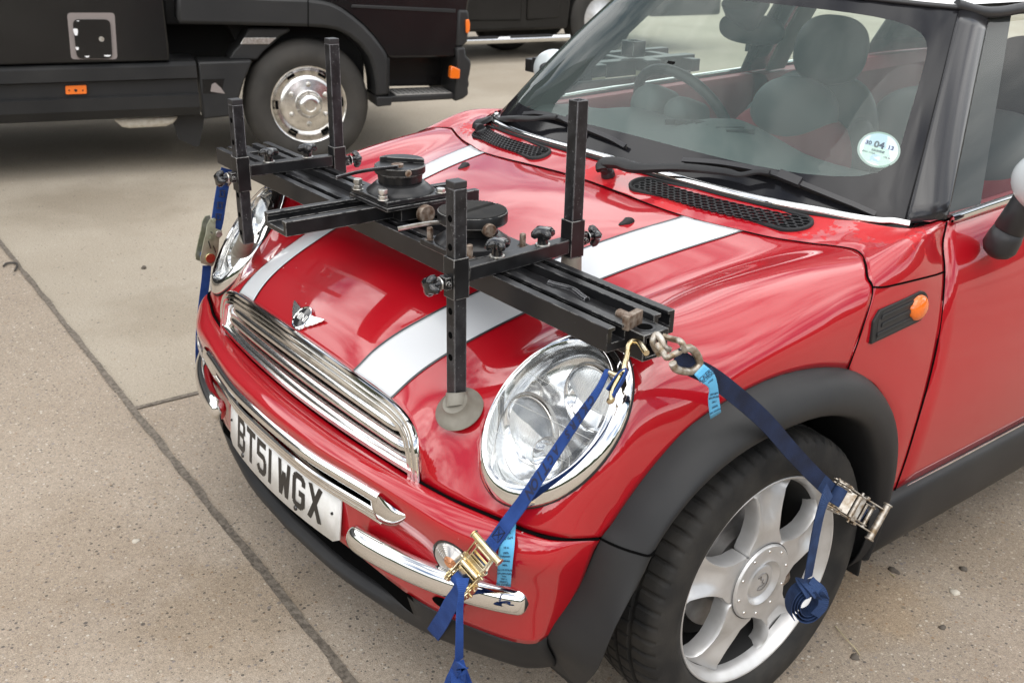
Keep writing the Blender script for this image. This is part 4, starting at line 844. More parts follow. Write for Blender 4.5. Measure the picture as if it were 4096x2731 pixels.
# ------- headlights
for s_ in (1, -1):
    f = (lambda A: np.asarray(A)) if s_ > 0 else (lambda A: np.asarray(A)*[-1, 1, 1])
    def el(a, b, h_, n_=64, c=(0, 0)): return [f(HC+HU*(a*math.cos(t)+c[0])+HV*(b*math.sin(t)+c[1])+HN*h_) for t in np.linspace(0, 2*math.pi, n_+1)[:-1]]
    hl = MB(); ic = (-.007, .002)
    rings = [el(.122, .167, -.006), el(.1225, .1675, .003), el(.1205, .1655, .008), el(.113, .154, .0155, c=(-.003, .001)), el(.1045, .1425, .021, c=ic), el(.1025, .1400, .0205, c=ic), el(.1015, .139, .016, c=ic), el(.0995, .1365, .0165, c=ic), el(.098, .135, .006, c=ic), el(.097, .134, -.02, c=ic)]
    hl.grid(np.array(rings).transpose(1, 0, 2), closed_u=True); H = hl.build('headlight', 'chrome', car, sharp=50)
    m = MB(); m.grid(np.array([el(.1235, .1685, -.004), el(.1245, .1695, .0005), el(.121, .166, .0035)]).transpose(1, 0, 2), closed_u=True); m.build('headlight_seal', 'matt_black', H)
    ln_ = [el(.0985*k, .1355*k, .006+.016*(1-k*k)**.8, c=ic) for k in (1, .9, .75, .55, .35, .15, .01)]; m = MB(); m.grid(np.array(ln_).transpose(1, 0, 2), closed_u=True); m.build('headlight_lens', 'lamp_glass', H, sharp=180)
    # bowl and lamp units
    bw = [el(.0975*k, .1345*k, -.012-d, c=ic) for k, d in ((1, 0), (.96, .012), (.9, .02), (.6, .03), (.01, .034))]; m = MB(); m.grid(np.array(bw).transpose(1, 0, 2), closed_u=True); m.build('reflector_bowl', 'reflector', H, sharp=180)
    def unit(cu, cv, r, depth, name, mt, ax=None, prof=None):
        o = f(HC+HU*(cu+ic[0])+HV*(cv+ic[1])-HN*depth); ax = f(ax if ax is not None else nrm(np.array((.10, -1, .12)))); m = MB()
        m.lathe(o, ax, [(h_*r, k*r) for h_, k in prof], 40); u_ = m.build(name, mt, H, sharp=60)
        if r > .03: m = MB(); m.lathe(o, ax, [(-.012, r*1.02), (prof[0][0]*r, r*1.045), (prof[0][0]*r+.0022, r*1.02), (prof[0][0]*r, r*.99)], 40); m.build('bowl_rim', 'dull_chrome', u_, sharp=60); m = MB(); m.lathe(o, ax, [(-.006, r*1.10), (-.006, r*1.04)], 40); m.build('bowl_gap', 'alloy_dark', u_)
        return u_
    dome = [(0, 1), (.05, .985), (.02, .94), (-.05, .90), (-.25, .75), (-.38, .5), (-.45, .25), (-.46, 0)]
    unit(-.022, -.045, .060, .006, 'main_beam_bowl', 'reflector', None, dome)
    unit(.030, .062, .058, .014, 'dipped_beam_bowl', 'reflector', None, dome)
    cover = [(.02, .92), (.12, .8), (.2, .6), (.24, .35), (.25, 0)]
    # fluted half of each unit
    def flutes(cu, cv, r, depth, sgn, name):
        o = f(HC+HU*(cu+ic[0])+HV*(cv+ic[1])-HN*depth); ax = nrm(f(nrm(np.array((.10, -1, .12))))); u = nrm(f(HV)-ax*(ax @ f(HV))); v = np.cross(ax, u); m = MB(); rows = []
        for i in range(45):
            a = -1+2*i/44; h_ = math.sqrt(max(0, 1-a*a)); row = []
            for j in range(9):
                b = (-h_ + (h_+.25*(1-.6*abs(a)))*j/8); k2 = a*a+b*b; row.append(o+(v*a+u*b*sgn)*r*.93+ax*(r*(-.10+.22*(1-min(1, k2)))+(.0011 if i % 2 else -.0003)))
            rows.append(row)
        m.grid(rows); m.build(name, 'ribbed_lens', H, sharp=20)
    flutes(-.022, -.045, .060, .006, 1, 'fluted_reflector'); flutes(.030, .062, .058, .014, -1, 'fluted_reflector')
    unit(.045, -.058, .034, .004, 'indicator_bowl', 'reflector', None, [(.1, 1), (.15, .97), (.05, .9), (-.3, .72), (-.55, .4), (-.6, 0)])
    unit(.045, -.058, .034, .006, 'indicator_bulb', 'knob_black', None, [(-.5, .2), (-.1, .2), (.1, .12), (.12, 0)])
    unit(-.060, .015, .018, .008, 'side_bulb_bowl', 'dull_chrome', None, [(.1, 1), (.12, .9), (-.4, .5), (-.45, 0)])
    unit(.012, .105, .020, .010, 'side_bulb_bowl', 'dull_chrome', None, [(.1, 1), (.12, .9), (-.4, .5), (-.45, 0)])
    m = MB()
    for q in (((-.09, .03), (.085, .058)), ((-.095, -.03), (.09, .012)), ((-.07, -.085), (.085, -.04))):
        P = []
        for t in np.linspace(0, 1, 9):
            a, b = [q[0][k]*(1-t)+q[1][k]*t for k in (0, 1)]; k2 = (a/.0985)**2+(b/.1355)**2; P.append(f(HC+HU*(a+ic[0])+HV*(b+ic[1])+HN*(.0055+.016*(max(0, 1-k2))**.8)))
        m.tube(P, .0005, 5)
    m.build('lens_line', 'zinc', H)
# ------------------------------------------------------------ sight-line helper for pieces that lie on a modelled surface
def proj(P):
    d = (np.asarray(P)-CAMP) @ RC; return np.stack([2048+CAMF*d[..., 0]/-d[..., 2], 1365.5-CAMF*d[..., 1]/-d[..., 2]], -1)
def hit(u, v, G, lift=0., ray=False):
    P = G.reshape(-1, 3); N = normals(G).reshape(-1, 3); d = np.hypot(*(proj(P)-[u, v]).T); i = np.argsort(d)[:5]; w_ = 1/(d[i]**2+1e-6); w_ /= w_.sum()
    n_ = nrm((N[i]*w_[:, None]).sum(0)); n_ = n_ if n_ @ (CAMP-P[i[0]]) > 0 else -n_
    q = (P[i]*w_[:, None]).sum(0)
    if ray: d_ = nrm(CAMP-q); q = q+d_*lift/max(.35, d_ @ n_)
    else: q = q+n_*lift
    return q, n_
# windscreen
wb = cr([(0, .292, .938), (.34, .307, .932), (.49, .337, .929), (.568, .380, .924), (.62, .41, .919), (.66, .446, .915), (.683, .484, .915)], 8)
wt = cr([(0, .660, 1.322), (.20, .676, 1.320), (.365, .722, 1.314), (.45, .775, 1.308), (.49, .815, 1.304), (.509, .845, 1.302)], 8)
def ev(C, u):
    k = np.concatenate([[0], np.cumsum(np.linalg.norm(np.diff(C, axis=0), axis=1))]); return np.array([np.interp(abs(u)*k[-1], k, C[:, i]) for i in range(3)])
def WS(u, v, lift=0.):
    a, b = ev(wb, u), ev(wt, u); p = a*(1-v)+b*v; n_ = nrm((a[0]*.9, -.72, .70)); p = p+n_*(.022*4*v*(1-v)*.6+lift); return p*[1 if u >= 0 else -1, 1, 1]
WSG = np.array([[WS(u, v) for v in np.linspace(0, 1, 41)] for u in np.linspace(-1, 1, 121)])
def rring(k, n_=96):       # k 0..1 inside the clear pane, 1..2 out to the frame
    out = []
    U0, V0, V1, r_ = .925, .135, .925, .16
    for t in np.linspace(0, 2*math.pi, n_+1)[:-1]:
        c, s_ = math.cos(t), math.sin(t); p = 7.; q = (abs(c)**p+abs(s_)**p)**(-1/p); iu, iv = U0*c*q, .53+(V1-V0)/2*s_*q
        q8 = 1/max(abs(c), abs(s_)); ou, ov = c*q8, .5+.5*s_*q8
        out.append(((iu*k, .53+(iv-.53)*k) if k <= 1 else (iu*(2-k)+ou*(k-1), iv*(2-k)+ov*(k-1))))
    return out
m = MB(); m.grid(np.array([[WS(u, v) for u, v in rring(k)] for k in (0.02, .2, .4, .6, .8, .92, 1.)]).transpose(1, 0, 2), closed_u=True); ws = m.build('windscreen', 'windscreen_glass', car, sharp=180)
m = MB(); m.grid(np.array([[WS(u, v) for u, v in rring(k)] for k in (1., 1.2, 1.4, 1.6, 1.8, 2.)]).transpose(1, 0, 2), closed_u=True); m.build('windscreen_border', 'frit', ws, sharp=180)
trim = np.concatenate([wb[:-1]+[0, -.012, .003], [(.70, .472, .915), (.724, .512, .918), (.738, .548, .922)]])
P = cr(both(trim[::4]), 4); m = MB(); m.tube(P, .0105, 10); m.build('windscreen_trim', 'chrome', car); m = MB(); m.tube(P+[0, -.006, -.006], .0075, 8); m.build('trim_seal', 'matt_black', car)
# pillars, roof, side glass
def glass_pt(y, v, lift=0):
    b = np.array([.742, y, wl_(y)+.008]); t = np.array([.560-.02*max(0, (y-1.8)), y, 1.302-.02*max(0, y-1.6)]); w_ = b*(1-v)+t*v; w_[0] += .012*4*v*(1-v)+lift; w_[0] += side_x(y); return w_
for f in (lambda A: np.asarray(A), lambda A: np.asarray(A)*[-1, 1, 1]):
    S0, S1 = np.array((.688, .478, .913)), np.array((.509, .846, 1.304)); T0, T1 = at(3790, 876, y=.556), at(3957, 68, y=.935); rows = []
    for t in np.linspace(0, 1, 13):
        a, b = S0*(1-t)+S1*t, T0*(1-t)+T1*t; o = nrm((.75, -.5, .35)); a = a+nrm((.6, -.72, .7))*.022*4*t*(1-t)*.6
        rows.append([a-o*.006, a+o*.003, a*.75+b*.25+o*.010, a*.5+b*.5+o*.0125, a*.25+b*.75+o*.010, b+o*.002, b-o*.012])
    m = MB(); m.grid(f(cr_grid(np.array(rows), 1, 3))); ap = m.build('windscreen_pillar', 'pillar_black', car, sharp=180, solid=.004)
    m = MB(); rows = [[glass_pt(y, v) if y > .9 else T0*(1-v*(y-.556)/.36*0)*1 for v in (0, 1)] for y in (1.,)]
    m = MB(); m.grid(f([[S0*(1-t)+S1*t-nrm((.75, -.5, .35))*.012, T0*(1-t)+T1*t-nrm((.75, -.5, .35))*.022, np.array((.722, .70, .925))*(1-t)+np.array((.535, 1.03, 1.285))*t, np.array((.700, .70, .925))*(1-t)+np.array((.51, 1.02, 1.28))*t, S0*(1-t)+S1*t-np.array((.035, -.03, .02))] for t in np.linspace(-.02, 1, 7)])); m.build('pillar_inner_trim', 'dash_dark', car, sharp=40)
    # door glass follows the pillar
    rows = []
    for t in np.linspace(0, 1, 9):
        a = T0*(1-t)+T1*t; rows.append([a*(1-k)+glass_pt(1.66, t)*k+np.array([.0, 0, 0]) for k in np.linspace(0, 1, 9)])
    m = MB(); m.grid(f(rows)); m.build('door_window', 'side_glass', car, sharp=180)
    m = MB(); m.grid(f([[glass_pt(y, v) for y in np.linspace(1.675, 2.42, 8)] for v in np.linspace(0, 1, 7)])); m.build('quarter_window', 'side_glass', car, sharp=180)
    m = MB()
    for y0, y1, d in ((1.60, 1.76, -.014), (2.36, 2.80, -.012)): m.grid(f([[glass_pt(y, v, d) for y in np.linspace(y0, y1, 4)] for v in np.linspace(0, 1, 6)]))
    m.build('door_pillar', 'gloss_black', car, sharp=180, solid=.01)
    m = MB(); m.grid(f([[glass_pt(y, v, -.05) for y in np.linspace(1.70, 1.80, 3)] for v in np.linspace(0, 1, 4)])); m.build('pillar_trim', 'headlining', car, sharp=180, solid=.01)
    g_ = np.array([S1+[-.005, -.005, .008], T1+[.0, -.015, .010], glass_pt(1.15, 1)+[.004, 0, .01], glass_pt(1.5, 1)+[.004, 0, .012], glass_pt(2.0, 1)+[.002, 0, .012], glass_pt(2.5, 1)+[0, 0, .01], glass_pt(2.75, 1)]); m = MB(); m.tube(f(cr(g_, 6)), .0125, 10); m.build('roof_gutter', 'black_plastic', car)
    # mirrors
    near = f(np.ones(3))[0] > 0; M0, M1 = (at(3985, 1008, y=.63), at(4078, 850, y=.64)) if near else (np.array((.83, .80, .90)), np.array((.90, .84, .96)))
    m = MB(); m.lathe(f(M0), nrm(f(M1)-f(M0)), [(-.012, 0), (-.010, .014), (-.002, .027), (.012, .035), (.035, .034), (.05, .031), (.051, .0295), (.053, .0315), (.10, .028), (.16, .026)], 28); mr = m.build('door_mirror', 'black_plastic', car, sharp=60)
    bm = bmesh.new(); bmesh.ops.create_uvsphere(bm, u_segments=28, v_segments=18, radius=1); c0 = at(4268, 745, y=.58) if near else np.array((.935, .90, .985))
    for x in bm.verts:
        q = V((x.co.x*.105, x.co.y*(.055 if x.co.y < 0 else .02), x.co.z*.07)); x.co = V(f(np.array(c0)+np.array(q)+np.array([0, 0, 0])))
    me = bpy.data.meshes.new('mirror_cap'); bm.to_mesh(me); bm.free(); me.materials.append(MAT['mirror_cap']); me.polygons.foreach_set('use_smooth', [True]*len(me.polygons)); oo = bpy.data.objects.new('mirror_cap', me); col.objects.link(oo); child(oo, mr)
rc = np.concatenate([wt+[0, .004, .012], [T1+[0, 0, .014]]]); rows = []
for y, z0, x0 in ((None, 0, 0), (1.0, 1.380, .555), (1.4, 1.398, .572), (1.9, 1.395, .568), (2.4, 1.370, .55), (2.78, 1.325, .50)):
    if y is None: rows.append([ev(wt, u)+np.array([0, .002, .010]) for u in np.linspace(0, 1, 9)])
    else: rows.append([(x0*s_, y+(.0 if y > 2 else 0)+(.12*s_**3 if y == 1.0 else 0), z0-(z0-1.316+.02*max(0, y-1.6))*s_**3.2) for s_ in np.linspace(0, 1, 9)])
RG = cr_grid(np.array(rows), 5, 3).transpose(1, 0, 2); m = MB(); m.grid(both(RG)); m.build('roof', 'white_paint', car, sharp=180); m = MB(); m.grid(both(RG)-np.array([0, -.02, .028])); m.build('headlining', 'headlining', car, sharp=180)
m = MB(); m.tube(both(np.array([ev(wt, u)+np.array([0, -.001, .004]) for u in np.linspace(0, 1, 9)])), .0055, 10); m.build('windscreen_seal', 'black_plastic', car)
m = MB(); m.grid([[(x, 2.90-.12*(x/.6)**2*.3-(z-.98)*.30, z) for z in (.98, 1.1, 1.22, 1.33)] for x in np.linspace(-.56, .56, 9)]); m.build('rear_window', 'side_glass', car, sharp=180)
# ------- cabin
m = MB(); m.box((0, 1.55, .26), (1.5, 2.5, .04)); m.grid([[(x, .46, z) for z in (.2, .90)] for x in (-.7, .7)]); m.grid([[(x, 2.76, z) for z in (.2, .95)] for x in (-.7, .7)]); m.build('floor_pan', 'dash_dark', car)
dN = []
for x in np.linspace(-.69, .69, 15):
    k = abs(x)/.69; y0 = .315+.16*k**2.5; hump = .060*math.exp(-(x/.15)**2)+.035*math.exp(-((x+.36)/.14)**2)
    dN.append([(x, y0, .905), (x, y0+.10, .922), (x, y0+.22*(1-.3*k), .935+hump*.3), (x, .60+.10*k, .938-.012*k+hump*.8), (x, .70+.06*k, .934-.012*k+hump), (x, .79, .916+hump*.9), (x, .83, .885+hump*.5), (x, .82, .75), (x, .76, .45)])
DG = cr_grid(np.array(dN), 2, 4); m = MB(); m.grid(DG); dash = m.build('dashboard', 'dash', car, sharp=180)
m = MB()
for k in range(13):
    if k == 5: continue
    x = -.32+.066*k; y = .455+.10*x*x; m.box((x, y, .9345+.0 if abs(x) > .2 else .9385), (.055, .014, .006), Matrix.Rotation(.2*x, 3, 'Z'))
m.build('demister_slot', 'dash_dark', dash)
m = MB(); m.lathe((-.06, .455, .934), (0, -.1, 1), [(0, .03), (.005, .028), (.006, .023), (.003, .021), (.004, 0)], 28); m.build('dash_sensor', 'dash', dash)
m = MB()
for k in range(7): m.box((-.095+.030*k, .625+.006*k, .984-.0025*abs(k-3)), (.006, .075, .014), Matrix.Rotation(-.5, 3, 'Z'))
m.build('vent_louvre', 'dash_dark', dash)
def pod(c, r, name): m = MB(); m.lathe(c, (0, -.95, .25), [(-.06, r*.9), (0, r), (.035, r*.97), (.055, r*.8), (.062, r*.4), (.063, 0)], 32); m.build(name, 'dash', dash, sharp=60)
pod((-.36, .80, .965), .058, 'instrument_pod'); pod((-.255, .82, .955), .045, 'instrument_pod')
sw = np.array((-.365, .935, .905)); sa = nrm((0, .86, .5)); s1 = np.array((1., 0, 0)); s2 = np.cross(sa, s1); m = MB(); m.tube([sw+(s1*math.cos(t)+s2*math.sin(t))*.183 for t in np.linspace(0, 2*math.pi, 49)], .0155, 10, caps=False); swo = m.build('steering_wheel', 'black_plastic', car)
m = MB(); m.lathe(sw-sa*.03, sa, [(-.05, .03), (-.02, .07), (.01, .075), (.022, .06), (.025, 0)], 28); m.beam(sw, sw+s1*.17, .05, .02, sa); m.beam(sw, sw-s1*.17, .05, .02, sa); m.beam(sw, sw-s2*.17*(1 if s2[2] > 0 else -1), .04, .02, sa); m.build('wheel_hub', 'black_plastic', swo)
def blob(c, d, e=2.6, tilt=0, n_=24):   # soft cushion: superellipsoid
    P = []
    for i in range(n_+1):
        a = -math.pi/2+math.pi*i/n_; row = []
        for j in range(n_*2):
            b = 2*math.pi*j/(n_*2); s_ = lambda x, p: math.copysign(abs(x)**(2/p), x); q = V((d[0]*s_(math.cos(a), e)*s_(math.cos(b), e), d[1]*s_(math.cos(a), e)*s_(math.sin(b), e), d[2]*s_(math.sin(a), e)))
            row.append(tuple(Matrix.Rotation(tilt, 3, 'X') @ q+V(c)))
        P.append(row)
    m = MB(); m.grid(np.array(P).transpose(1, 0, 2), closed_u=True); return m
for sx in (-.33, .36):
    seat = blob((sx, 1.50, .68), (.245, .075, .34), 3., -.22).build('front_seat', 'seat_leather', car, sharp=180)
    blob((sx, 1.40, .715), (.248, .085, .195), 2.8, -.22).build('seat_panel', 'seat_red', seat, sharp=180)
    blob((sx, 1.418, .885), (.165, .075, .12), 2.2, -.25).build('shoulder_pad', 'seat_grey', seat, sharp=180)
    blob((sx+(.03 if sx < 0 else 0), 1.53, 1.085), (.132, .06, .11), 2.5, -.15).build('headrest', 'seat_leather', seat, sharp=180)
    blob((sx, 1.22, .42), (.24, .27, .10), 3., .06).build('seat_cushion', 'seat_leather', seat, sharp=180)
    for s_ in (-1, 1): blob((sx+s_*.21, 1.45, .64), (.05, .075, .26), 2.5, -.22).build('side_bolster', 'seat_leather', seat, sharp=180)
blob((0, 2.25, .62), (.60, .09, .30), 4, -.3).build('rear_seat', 'seat_leather', car, sharp=180)
for s_ in (-1, 1):
    m = MB(); m.grid([[(s_*x, y, z) for x, z in ((.728, wl_(y)-.0), (.700, wl_(y)-.003), (.688, wl_(y)-.03), (.70, .72), (.715, .35))] for y in (.50, .9, 1.3, 1.64)]); m.build('door_card', 'door_red', car, sharp=40)
    m = MB(); m.grid([[(s_*x, y, z) for x, z in ((.730, wl_(y)), (.66, wl_(y)), (.62, wl_(y)-.04), (.60, .35))] for y in (1.66, 2.0, 2.4, 2.75)]); m.build('rear_trim_panel', 'door_red', car, sharp=40)
mc = at(3005, 118, y=.77); mm_ = blob(mc, (.105, .022, .038), 2.6, .1); rvm = mm_.build('rear_view_mirror', 'black_plastic', car, sharp=180)
m = MB(); b_ = at(2990, 40, y=.705); m.lathe(b_, (0, .4, -.9), [(-.03, .06), (0, .055), (.03, .03), (.05, .016)], 24); m.cyl(V(b_)+V((0, .01, -.03)), mc, .013, .011); m.cyl(V(mc)+V((0, -.005, -.035)), V(mc)+V((0, -.006, -.055)), .007); m.build('mirror_stem', 'black_plastic', rvm)
# tax disc
tq, tn_ = hit(3512, 600, WSG, -.002); tu = nrm(np.array((0, 0, 1))-tn_*tn_[2]); tx = np.cross(tu, tn_); tx = tx if tx[0] > 0 else -tx
tF = frame(tq, tx, tu); tF = tF @ Matrix.Rotation(-.22, 4, 'Z'); zt = V(tF.col[2][:3]); sg_ = 1 if zt @ V(CAMP-tq) > 0 else -1
mat('disc_paper', (.62, .70, .66), .6); mat('disc_blue', (.50, .58, .72), .6); mat('disc_ink', (.05, .07, .10), .6); mat('disc_holder', (.25, .33, .30), .3)
m = MB(); m.lathe(tq, zt*sg_, [(-.0005, .0435), (.0005, .043), (.0006, .0385)], 40); td_ = m.build('tax_disc', 'disc_holder', car)
m = MB(); m.lathe(tq, zt*sg_, [(.0004, .039), (.0005, 0)], 40); m.build('disc_face', 'disc_paper', td_)
m = MB(); A_l = [(.0385*math.cos(t), .0385*math.sin(t)) for t in np.linspace(.12, math.pi-.12, 21)]; m.prism(A_l, tF, sg_*.0006, sg_*.0008); m.build('disc_band', 'disc_blue', td_)
m = MB(); m.prism([(-.002+.0105*math.cos(t), -.023+.0105*math.sin(t)) for t in np.linspace(0, 6.28, 25)[:-1]], tF, sg_*.0006, sg_*.0008); m.build('disc_stamp', 'disc_blue', td_)
def dt(s_, size, x, y, bold=.0004): text(s_, size, tF @ Matrix.Translation((x, y, sg_*.0012)), 'disc_ink', td_, 'disc_lettering', ext=.0001, bold=bold)
dt('30', .013, -.024, .010); dt('04', .021, -.002, .010, .0008); dt('13', .013, .022, .010)
dt('BT51 WGX', .0055, -.018, -.012, 0); dt('170.00', .0055, .020, -.015, 0)
m = MB()
for k in range(14): m.box(V(tF @ V((-.013+.0019*k, -.004, sg_*.001))), (.0009 if k % 3 else .0014, .0055, .0002), tF.to_3x3())
m.build('bar_code', 'disc_ink', td_)
# ------- vents in the scuttle
def cow(x, v, lift=0.):
    r_ = v*(CW.shape[1]-1); j = int(min(r_, CW.shape[1]-2)); t = r_-j; row = CW[:, j]*(1-t)+CW[:, j+1]*t; n_ = (CN[:, j]*(1-t)+CN[:, j+1]*t); k = np.argmax(row[:, 0] > .69) or len(row); i = np.interp(abs(x), row[:k, 0], np.arange(k)); a = int(min(i, k-2)); f_ = i-a
    q = row[a]*(1-f_)+row[a+1]*f_+nrm(n_[a])*lift; return q*[1 if x >= 0 else -1, 1, 1]
def vent(x0, x1, s_):
    v0, v1 = .22, .77; hw = .5; LEN = x1-x0
    def VP(a, b, lift):     # a along 0..1, b across -1..1
        x = x0+LEN*a; vm = (v0+v1)/2+.03*(a-.5); return cow(s_*x, vm+(v1-v0)/2*b, lift)
    def stad(k, n_=18):
        e = .085; out = []
        for t in np.linspace(-math.pi/2, math.pi/2, n_): out.append((1-e+e*math.cos(t)*k+(k-1)*.0, math.sin(t)*k))
        for t in np.linspace(math.pi/2, 3*math.pi/2, n_): out.append((e+e*math.cos(t)*k, math.sin(t)*k))
        return out
    m = MB(); m.grid(np.array([[VP(a, b, l) for a, b in stad(k)] for k, l in ((1.04, -.001), (1.02, .006), (.93, .008), (.84, .007), (.80, .001))]).transpose(1, 0, 2), closed_u=True); vo = m.build('scuttle_vent', 'trim_plastic', car, sharp=60)
    m = MB(); m.grid(np.array([[VP(a, b, .0012) for a, b in stad(k)] for k in (.83, .4, .02)]).transpose(1, 0, 2), closed_u=True); m.build('vent_bed', 'matt_black', vo)
    m = MB(); nx = 20; ca = .83/nx; cb = 2*.80/4.6
    for i in range(nx+2):
        for j in range(-2, 3):
            ac = .075+ca*(i+(.5 if j % 2 else 0)); bc_ = j*cb*.80
            hx = [(ac+ca*.60*math.sin(t), bc_+cb*.56*math.cos(t)) for t in np.linspace(0, 2*math.pi, 7)[:-1]]
            def inside(a, b): e = .085; k = .86; return abs(b) < k and (e < a < 1-e or ((a-(e if a < .5 else 1-e))/e)**2+b*b < k*k)
            if not inside(ac, bc_): continue
            hi = [(ac+(a-ac)*.74, bc_+(b-bc_)*.74) for a, b in hx]
            cl = lambda a, b: (a, max(-.84, min(.84, b)))
            o_ = [VP(*cl(a, b), .0062) for a, b in hx]; i_ = [VP(*cl(a, b), .0062) for a, b in hi]; d_ = [VP(*cl(a, b), .0013) for a, b in hi]
            m.add([tuple(q) for q in o_+i_+d_], [(k, (k+1) % 6, 6+(k+1) % 6, 6+k) for k in range(6)]+[(6+k, 6+(k+1) % 6, 12+(k+1) % 6, 12+k) for k in range(6)])
    m.build('honeycomb', 'trim_plastic', vo, sharp=20)
vent(.145, .578, 1); vent(.165, .565, -1)
for s_ in (1, -1):
    z_, n_ = bsurf(.297*s_, .068); m = MB(); c = np.array((.297*s_, .068, z_-.001)); n_ = nrm(n_); u = nrm(np.array((.15*s_, 1, 0))-n_*((.15*s_)*n_[0]+n_[1])); r_ = np.cross(u, n_); P = []
    for i in range(9):
        a = math.pi*i/8; row = []
        for j in range(17): b = 2*math.pi*j/16; row.append(c+u*(.020*-math.cos(a)+.003)+r_*.0085*math.sin(a)*math.cos(b)*(1.15 if a > 1.5 else .85)+n_*max(0, .011*math.sin(a)*math.sin(b))*(1.2 if a > 1.5 else .8))
        P.append(row)
    m.grid(P); m.build('washer_jet', 'trim_plastic', car, sharp=180)
# ------- wipers
def wiper(px_arm, px_blade, w0):
    arm = []
    for u, v, src, lift in px_arm: arm.append(hit(u, v, WSG if src == 'w' else both(CW), lift, True)[0])
    A = cr(arm, 5); m = MB(); n_ = len(A); up = nrm((0, -.55, .8)); rr = np.interp(np.linspace(0, 1, n_), [0, .12, .3, .62, .75, 1], [.013, .014, .0135, .008, .006, .006])
    rows = []
    for i in range(n_):
        t = nrm(A[min(i+1, n_-1)]-A[max(i-1, 0)]); s_ = nrm(np.cross(t, up)); q = np.cross(s_, t); w_ = rr[i]; rows.append([A[i]+s_*a*w_+q*b*.55*w_ for a, b in ((-1, -1), (-1, .5), (-.6, 1), (.6, 1), (1, .5), (1, -1))])
    m.grid(np.array(rows).transpose(1, 0, 2), closed_u=True); m.add([tuple(q) for q in rows[0]], [tuple(range(6))]); m.add([tuple(q) for q in rows[-1]], [tuple(range(6))]); wo = m.build('wiper', 'trim_plastic', car, sharp=35)
    q, n2 = hit(*w0, both(CW), 0); m = MB(); m.cyl(q, q+n2*.014, .017, .0155); m.cyl(q+n2*.014, A[2], .0155, .010); m.build('wiper_spindle', 'black_plastic', wo, bevel=.002)
    B = cr([hit(u, v, WSG, .010, True)[0] for u, v in px_blade], 8); n_ = len(B); m = MB(); m2 = MB()
    N3 = nrm((0, -.7, .7)); lo = B-N3*.006
    for i in range(n_-1): m.beam(lo[i], lo[i+1], .004, .009, N3)
    br = B+N3*.006; k = n_//2
    hs = np.interp(np.arange(n_), [0, n_*.18, n_*.5, n_*.82, n_-1], [.0, .006, .012, .006, 0])
    for i in range(n_-1): m2.beam(B[i]+N3*hs[i], B[i+1]+N3*hs[i+1], .011, .005, N3)
    m2.box(B[k]+N3*.014, (.05, .02, .012), Matrix((V(nrm(B[k+1]-B[k])), V(np.cross(N3, nrm(B[k+1]-B[k]))), V(N3))).transposed())
    m.build('wiper_rubber', 'rubber', wo); m2.build('wiper_blade', 'black_plastic', wo)
wiper([(2404, 680, 'c', .028), (2410, 655, 'c', .038), (2475, 634, 'c', .045), (2540, 652, 'c', .045), (2720, 668, 'w', .035), (2909, 688, 'w', .03), (2960, 697, 'w', .03), (3030, 686, 'w', .03), (3080, 692, 'w', .03)], [(2731, 638), (2900, 660), (3090, 700), (3250, 760), (3400, 815), (3500, 855)], (2432, 704))
wiper([(1905, 515, 'c', .028), (1910, 495, 'c', .038), (1940, 482, 'c', .045), (1980, 477, 'c', .045), (2060, 474, 'w', .035), (2143, 476, 'w', .03), (2180, 470, 'w', .03), (2225, 467, 'w', .03)], [(2095, 454), (2160, 462), (2250, 483), (2350, 520), (2440, 558), (2500, 585)], (1930, 536))
# ------- side indicator
c, n_ = hit(3598, 1264, CW, .0015); a, _ = hit(3500, 1312, CW, .0015); b, _ = hit(3695, 1216, CW, .0015)
for s_ in (1, -1):
    f = (lambda A: np.asarray(A)) if s_ > 0 else (lambda A: np.asarray(A)*[-1, 1, 1]); cc, nn, ax = f(c), f(n_), nrm(f(b-a)); F_ = frame(cc, ax, np.cross(nn, ax)); F_ = F_ if V(F_.col[2][:3]) @ V(nn) > 0 else frame(cc, ax, -np.cross(nn, ax))
    flip = 1 if (V(F_.col[1][:3]).z > 0) else -1; LL, hh = .092, .031
    def sh(k, n2=12):
        o_ = []; P = [(-LL, -hh*1.0), (LL-hh, -hh), (LL, 0), (LL-hh, hh), (-LL+.018, hh*1.0)]
        pts = [(-LL*1.0, -hh*.95)]+[(LL-hh+hh*math.cos(t), hh*math.sin(t)) for t in np.linspace(-math.pi/2, math.pi/2, n2)]+[(-LL+.026, hh)]+[(-LL+.006, hh*.45)]
        return [((x-.01)*k+.01, y*k*flip) for x, y in pts]
    m = MB(); m.prism(sh(1), F_, -.006, .0012); si = m.build('side_grille', 'trim_plastic', car, bevel=.0015)
    m = MB(); m.prism(sh(.86), F_, .0014, .0018); m.build('grille_recess', 'black_plastic', si)
    m = MB()
    for y in (-.5, 0.02, .52): m.prism([(-LL*.84+(.012 if y*flip > 0 else 0), (y-.13)*hh), (LL-.052, (y-.13)*hh), (LL-.052, (y+.13)*hh), (-LL*.84+(.016 if y*flip > 0 else 0), (y+.13)*hh)], F_, .0018, .0042)
    m.build('grille_rib', 'trim_plastic', si, bevel=.0012)
    m = MB(); o_ = F_ @ V((LL-.036, 0, .003)); rows = []
    for k, h_ in ((1, 0), (.96, .005), (.8, .009), (.5, .0125), (.02, .014)): rows.append([F_ @ V((LL-.036+.029*k*math.cos(t), .0255*k*math.sin(t), .001+h_)) for t in np.linspace(0, 2*math.pi, 33)[:-1]])
    m.grid(np.array([[tuple(q) for q in r] for r in rows]).transpose(1, 0, 2), closed_u=True); m.build('side_indicator', 'orange_lens', si, sharp=180)

